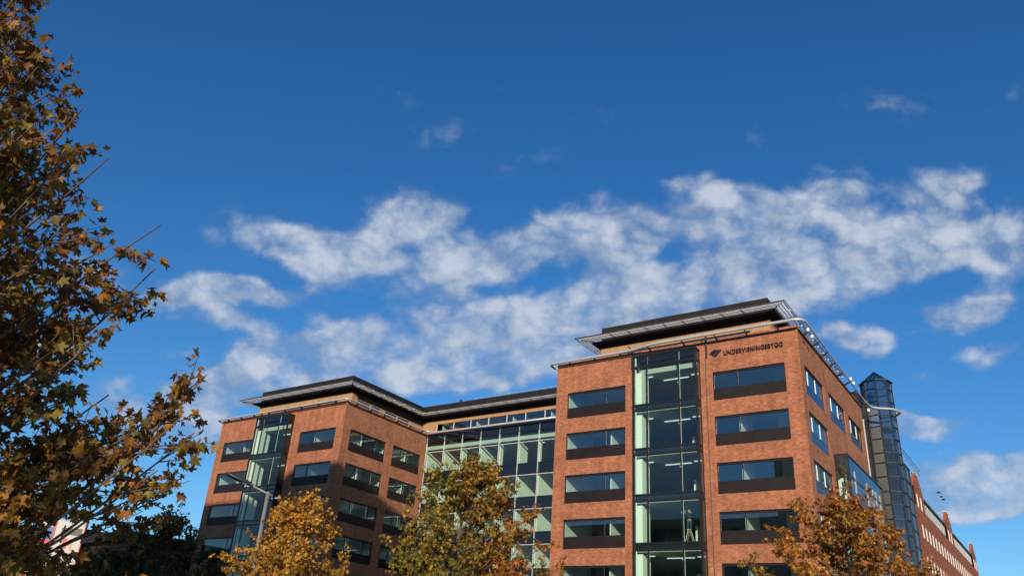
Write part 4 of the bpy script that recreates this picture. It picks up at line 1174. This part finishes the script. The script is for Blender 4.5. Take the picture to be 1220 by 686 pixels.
def tree(name, label, base, ztop, zc0, rad, nlimb, ntwig, nleaf, lsize, colf, seed, group, detail=False, targets=None, matl='leaf_far', trunk_r=.13, crown_off=(0, 0), lump=.3, trunk_top=.9, twig_len=.6, gaps=None, tone=1.0):
    rng = np.random.default_rng(seed)
    root = empty(name, (base[0], base[1], .1), label, 'tree', group)
    bx_, by_ = base; H = ztop
    cx, cy = bx_ + crown_off[0], by_ + crown_off[1]
    wood = MB()
    tp = np.array([[bx_, by_, .05], [bx_ + .03, by_, H * .3], [bx_ + crown_off[0] * .4 + rng.normal(0, .1), by_ + crown_off[1] * .4, H * .6], [cx + rng.normal(0, .1), cy, H * trunk_top]])
    tt = np.concatenate([bez(tp[0], tp[1], tp[2], 7), bez(tp[2], (tp[2] + tp[3]) / 2 + rng.normal(0, .06, 3), tp[3], 6)[1:]])
    wood.tube(tt, list(np.linspace(trunk_r, .02, len(tt))), 9)
    def trunk_at(z):
        i = np.searchsorted(tt[:, 2], z); i = min(max(i, 1), len(tt) - 1)
        f = (z - tt[i - 1, 2]) / max(tt[i, 2] - tt[i - 1, 2], 1e-6); return tt[i - 1] + (tt[i] - tt[i - 1]) * min(max(f, 0), 1)
    zc = (zc0 + ztop) / 2; rz = (ztop - zc0) / 2
    ends = []
    if targets is not None: ends += [np.array(t_) for t_ in targets]
    ga = math.pi * (3 - 5 ** .5)
    for i in range(nlimb):
        v = 1 - 2 * (i + .5) / nlimb; th = i * ga + rng.uniform(-.3, .3)
        rr_ = math.sqrt(max(0, 1 - v * v))
        # crown profile: wider low, narrowing to the top
        k = rng.uniform(1 - lump, 1.06); prof = 1.0 if v < 0 else (1 - .1 * v)
        ends.append(np.array([cx + rad * rr_ * math.cos(th) * k * prof, cy + rad * rr_ * math.sin(th) * k * prof, zc + rz * v * (k if v < .7 else 1)]))
    LP, LD, LB = [], [], []
    for bi, e in enumerate(ends):
        hd_ = math.hypot(e[0] - cx, e[1] - cy)
        zs = min(max(e[2] - hd_ * rng.uniform(.55, 1.0) - .3, zc0 * .8), H * trunk_top * .97)
        a = trunk_at(zs); mid = (a + e) / 2 + np.array([0, 0, -.12 * hd_]) + rng.normal(0, .08 * max(hd_, .5), 3)
        L = np.linalg.norm(e - a); n = max(5, int(L / .25))
        pb_ = bez(a, mid, e, n); pb_[1:-1] += np.cumsum(rng.normal(0, .022, (n - 2, 3)), 0) * np.sin(np.linspace(.3, 2.9, n - 2))[:, None]
        r0 = min(trunk_r * .35, .008 + L * .009)
        wood.tube(pb_, list(np.linspace(r0, .006, n)), 5, False)
        for j in range(ntwig):
            f = rng.uniform(.28, 1.0) ** .8; i0 = int(f * (n - 1)); p = pb_[i0]
            d = pb_[min(i0 + 1, n - 1)] - pb_[max(i0 - 1, 0)]; d = d / (np.linalg.norm(d) + 1e-9)
            sd_ = rng.normal(0, 1, 3); sd_[2] = sd_[2] * .6 + .25; sd_ -= d * (sd_ @ d) * .5; sd_ /= np.linalg.norm(sd_)
            tl = twig_len * rng.uniform(.5, 1.3) * (1.15 - .5 * f)
            q = p + (d * rng.uniform(.3, .9) + sd_ * .9) * tl
            tw_ = bez(p, (p + q) / 2 + np.array([0, 0, -.05 * tl]), q, 4)
            if gaps:
                m_ = (p + q) / 2 - np.array([0, 0, CZ]); m_ /= np.linalg.norm(m_)
                if any(m_ @ np.array(gd) > math.cos(ga_ * 1.3) for gd, ga_ in gaps): continue
            wood.tube(tw_, [.008, .006, .005, .003] if not detail else [.007, .0055, .004, .0025], 4, False)
            nl = rng.poisson(nleaf)
            fr_ = rng.uniform(.25, 1.05, nl)
            pos = p + (q - p) * fr_[:, None]
            pet = rng.normal(0, 1, (nl, 3)); pet[:, 2] = pet[:, 2] * .5 - .1; pet /= np.linalg.norm(pet, axis=1, keepdims=True)
            pos = pos + pet * rng.uniform(.3, 1.1, (nl, 1)) * lsize
            LP.append(pos); LD.append(pet); LB.append(np.full(nl, bi))
    wood.build('trunk', MT['bark'] if not detail else MT['twig'], root, True)
    pos = np.concatenate(LP); pet = np.concatenate(LD); br = np.concatenate(LB); N = len(pos)
    dirv = pet * .8 + np.array([0, 0, -.45]) + rng.normal(0, .35, (N, 3))
    if gaps:
        q_ = pos - np.array([0, 0, CZ]); q_ /= np.linalg.norm(q_, axis=1, keepdims=True)
        keep = np.ones(N, bool)
        for gd, ga_ in gaps: keep &= (q_ @ np.array(gd)) < math.cos(ga_)
        pos, pet, br, dirv = pos[keep], pet[keep], br[keep], dirv[keep]; N = len(pos)
    nrm = np.array([0, 0, 1.0]) * .45 + np.array([.12, -.3, 0]) + pet * .45 + rng.normal(0, .6, (N, 3))
    size = lsize * rng.uniform(.55, 1.25, N)
    ctr = np.array([cx, cy, zc])
    col = colf(pos - ctr, br, rng, np.array([rad, rad, rz]))
    cnt = np.maximum(np.bincount(br), 1)[:, None]                      # leaves of one limb lean to one tone
    mean = np.stack([np.bincount(br, weights=col[:, k], minlength=len(cnt)) for k in range(3)], 1) / cnt
    col = (.62 * col + .38 * mean[br]) * rng.uniform(.65, 1.3, (N, 1)) * tone
    leaves_mesh('crown', pos, size, dirv, nrm, col, detail, rng, MT[matl], root)
    return root


RIGHT2 = np.array([rt0[0], rt0[1]])


def mixcol(w1, w2, split):
    """two leaf mixes; split(pos_rel/rad, branch noise) -> probability of the second"""
    def f(rel, br, rng, rad):
        n = len(rel); bn = rng.normal(0, .45, br.max() + 1)[br]
        p = np.clip(split(rel / rad, bn), 0, 1)
        a, b = pick(rng, n, w1), pick(rng, n, w2)
        return np.where(rng.uniform(0, 1, (n, 1)) < p[:, None], b, a)
    return f


sx_ = lambda r: r[:, 0] * RIGHT2[0] + r[:, 1] * RIGHT2[1]
G = 'maples planted along the street'
tree('maple_tree', 'golden orange maple in front of the left brick block beside the lamp', ground_dir(-48.6, 26), 6.3, .9, 2.1, 60, 13, 22, .105,
     mixcol(dict(gold=6, amber=2, orange=.6, olive=2, yellow=1.6), dict(olive=4, green=2, gold=3, amber=1), lambda r, b: .35 - r[:, 2] * .7 + b * .6), 3, G, trunk_r=.1, lump=.36, tone=1.15)
tree('maple_tree', 'large maple half green half rust red in front of the glass link', ground_dir(-38.2, 24), 7.45, 1.0, 2.95, 90, 13, 24, .105,
     mixcol(dict(olive=6, green=4, deep=.6, gold=1.6, yellow=.6), dict(rust=3, amber=3, orange=3, gold=1.2, olive=1, brown=1), lambda r, b: .26 + sx_(r) * 1.2 - r[:, 2] * .15 + b * .45), 8, G, trunk_r=.13, lump=.45, tone=1.15, crown_off=(.4, .3))
tree('maple_tree', 'rust orange maple in front of the right brick block corner', ground_dir(-12.4, 24), 6.75, .9, 2.9, 88, 13, 23, .105,
     mixcol(dict(olive=3, green=2, gold=2, amber=1), dict(amber=3, orange=2, rust=3, gold=2, brown=2, olive=1), lambda r, b: .75 + sx_(r) * .7 + r[:, 2] * .2 + b * .5), 21, G, trunk_r=.12, lump=.42, tone=1.1)
GD = 'shaded maples at the left street corner'
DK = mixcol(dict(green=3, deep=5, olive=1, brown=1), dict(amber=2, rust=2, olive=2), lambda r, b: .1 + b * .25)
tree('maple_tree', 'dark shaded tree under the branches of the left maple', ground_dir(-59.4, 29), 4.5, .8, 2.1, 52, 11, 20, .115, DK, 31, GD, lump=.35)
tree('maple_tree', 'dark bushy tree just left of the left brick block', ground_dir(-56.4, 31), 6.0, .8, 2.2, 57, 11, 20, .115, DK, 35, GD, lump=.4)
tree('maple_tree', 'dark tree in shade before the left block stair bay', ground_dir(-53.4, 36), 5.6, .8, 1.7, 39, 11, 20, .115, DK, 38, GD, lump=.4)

# the near maple at the left: limbs reach to the right
TG = []
for x, y, d in ((25, -15, 9.2), (35, 25, 9.0), (45, 80, 8.4), (98, 130, 8.2), (50, 50, 9.3), (130, 188, 8.0), (95, 225, 8.6), (90, 250, 7.6), (192, 268, 7.6), (135, 290, 8.4), (185, 320, 7.8), (166, 350, 8.2), (125, 390, 7.4), (115, 350, 9.0),
                (246, 446, 7.3), (236, 455, 7.6), (222, 478, 7.9), (232, 515, 7.6), (212, 500, 7.0), (218, 568, 7.8), (188, 560, 7.2), (205, 586, 8.2), (150, 520, 7.4), (130, 470, 8.0), (195, 530, 8.1),
                (10, 60, 8.2), (40, 150, 8.0), (20, 200, 8.6), (70, 300, 7.4), (40, 330, 8.4), (60, 420, 7.3), (20, 480, 8.0), (100, 530, 8.6), (40, 560, 7.4), (20, 640, 8.2), (10, 120, 7.4), (50, 250, 9.0), (80, 185, 7.5), (30, 400, 9.2), (90, 470, 9.0), (10, 300, 7.2), (140, 560, 8.8),
                (20, 700, 7.6), (170, 690, 8.3), (10, 720, 8.6), (0, 580, 7.8), (60, 520, 8.2), (100, 330, 7.9), (60, 380, 8.6), (90, 575, 8.0), (60, 110, 8.8), (100, 190, 8.9)):
    TG.append(tuple(ray_at(x, y, d)))
NEAR = mixcol(dict(olive=3, brown=4, rust=3, gold=1.8, amber=2.4, pale=.5), dict(green=2, olive=5, deep=1.2, brown=3, gold=1.4, rust=.8, amber=.6), lambda r, b: .35 - r[:, 2] * .5 + b * .4)
tree('maple_tree', 'near maple with brown, olive and gold leaves filling the left edge', ground_dir(-79, 9.6), 9.4, .9, 2.0, 44, 22, 15, .085, NEAR, 77, 'maples on the near pavement', detail=True, targets=TG, matl='leaf', trunk_r=.11, lump=.35, twig_len=.55, tone=.88,
     gaps=[(tuple((ray_at(x, y, 1) - np.array([0, 0, CZ]))), r_ / F_PX) for x, y, r_ in ((84, 634, 15), (72, 642, 9), (114, 612, 9))])
tree('maple_tree', 'tall green maple added unseen behind the viewer to shade the near maple', (-3.3, -7.6), 9.6, 2.2, 3.0, 46, 9, 14, .17, DK, 91, 'maples on the near pavement', trunk_r=.16)  # added out of view so that its crown shades the near maple
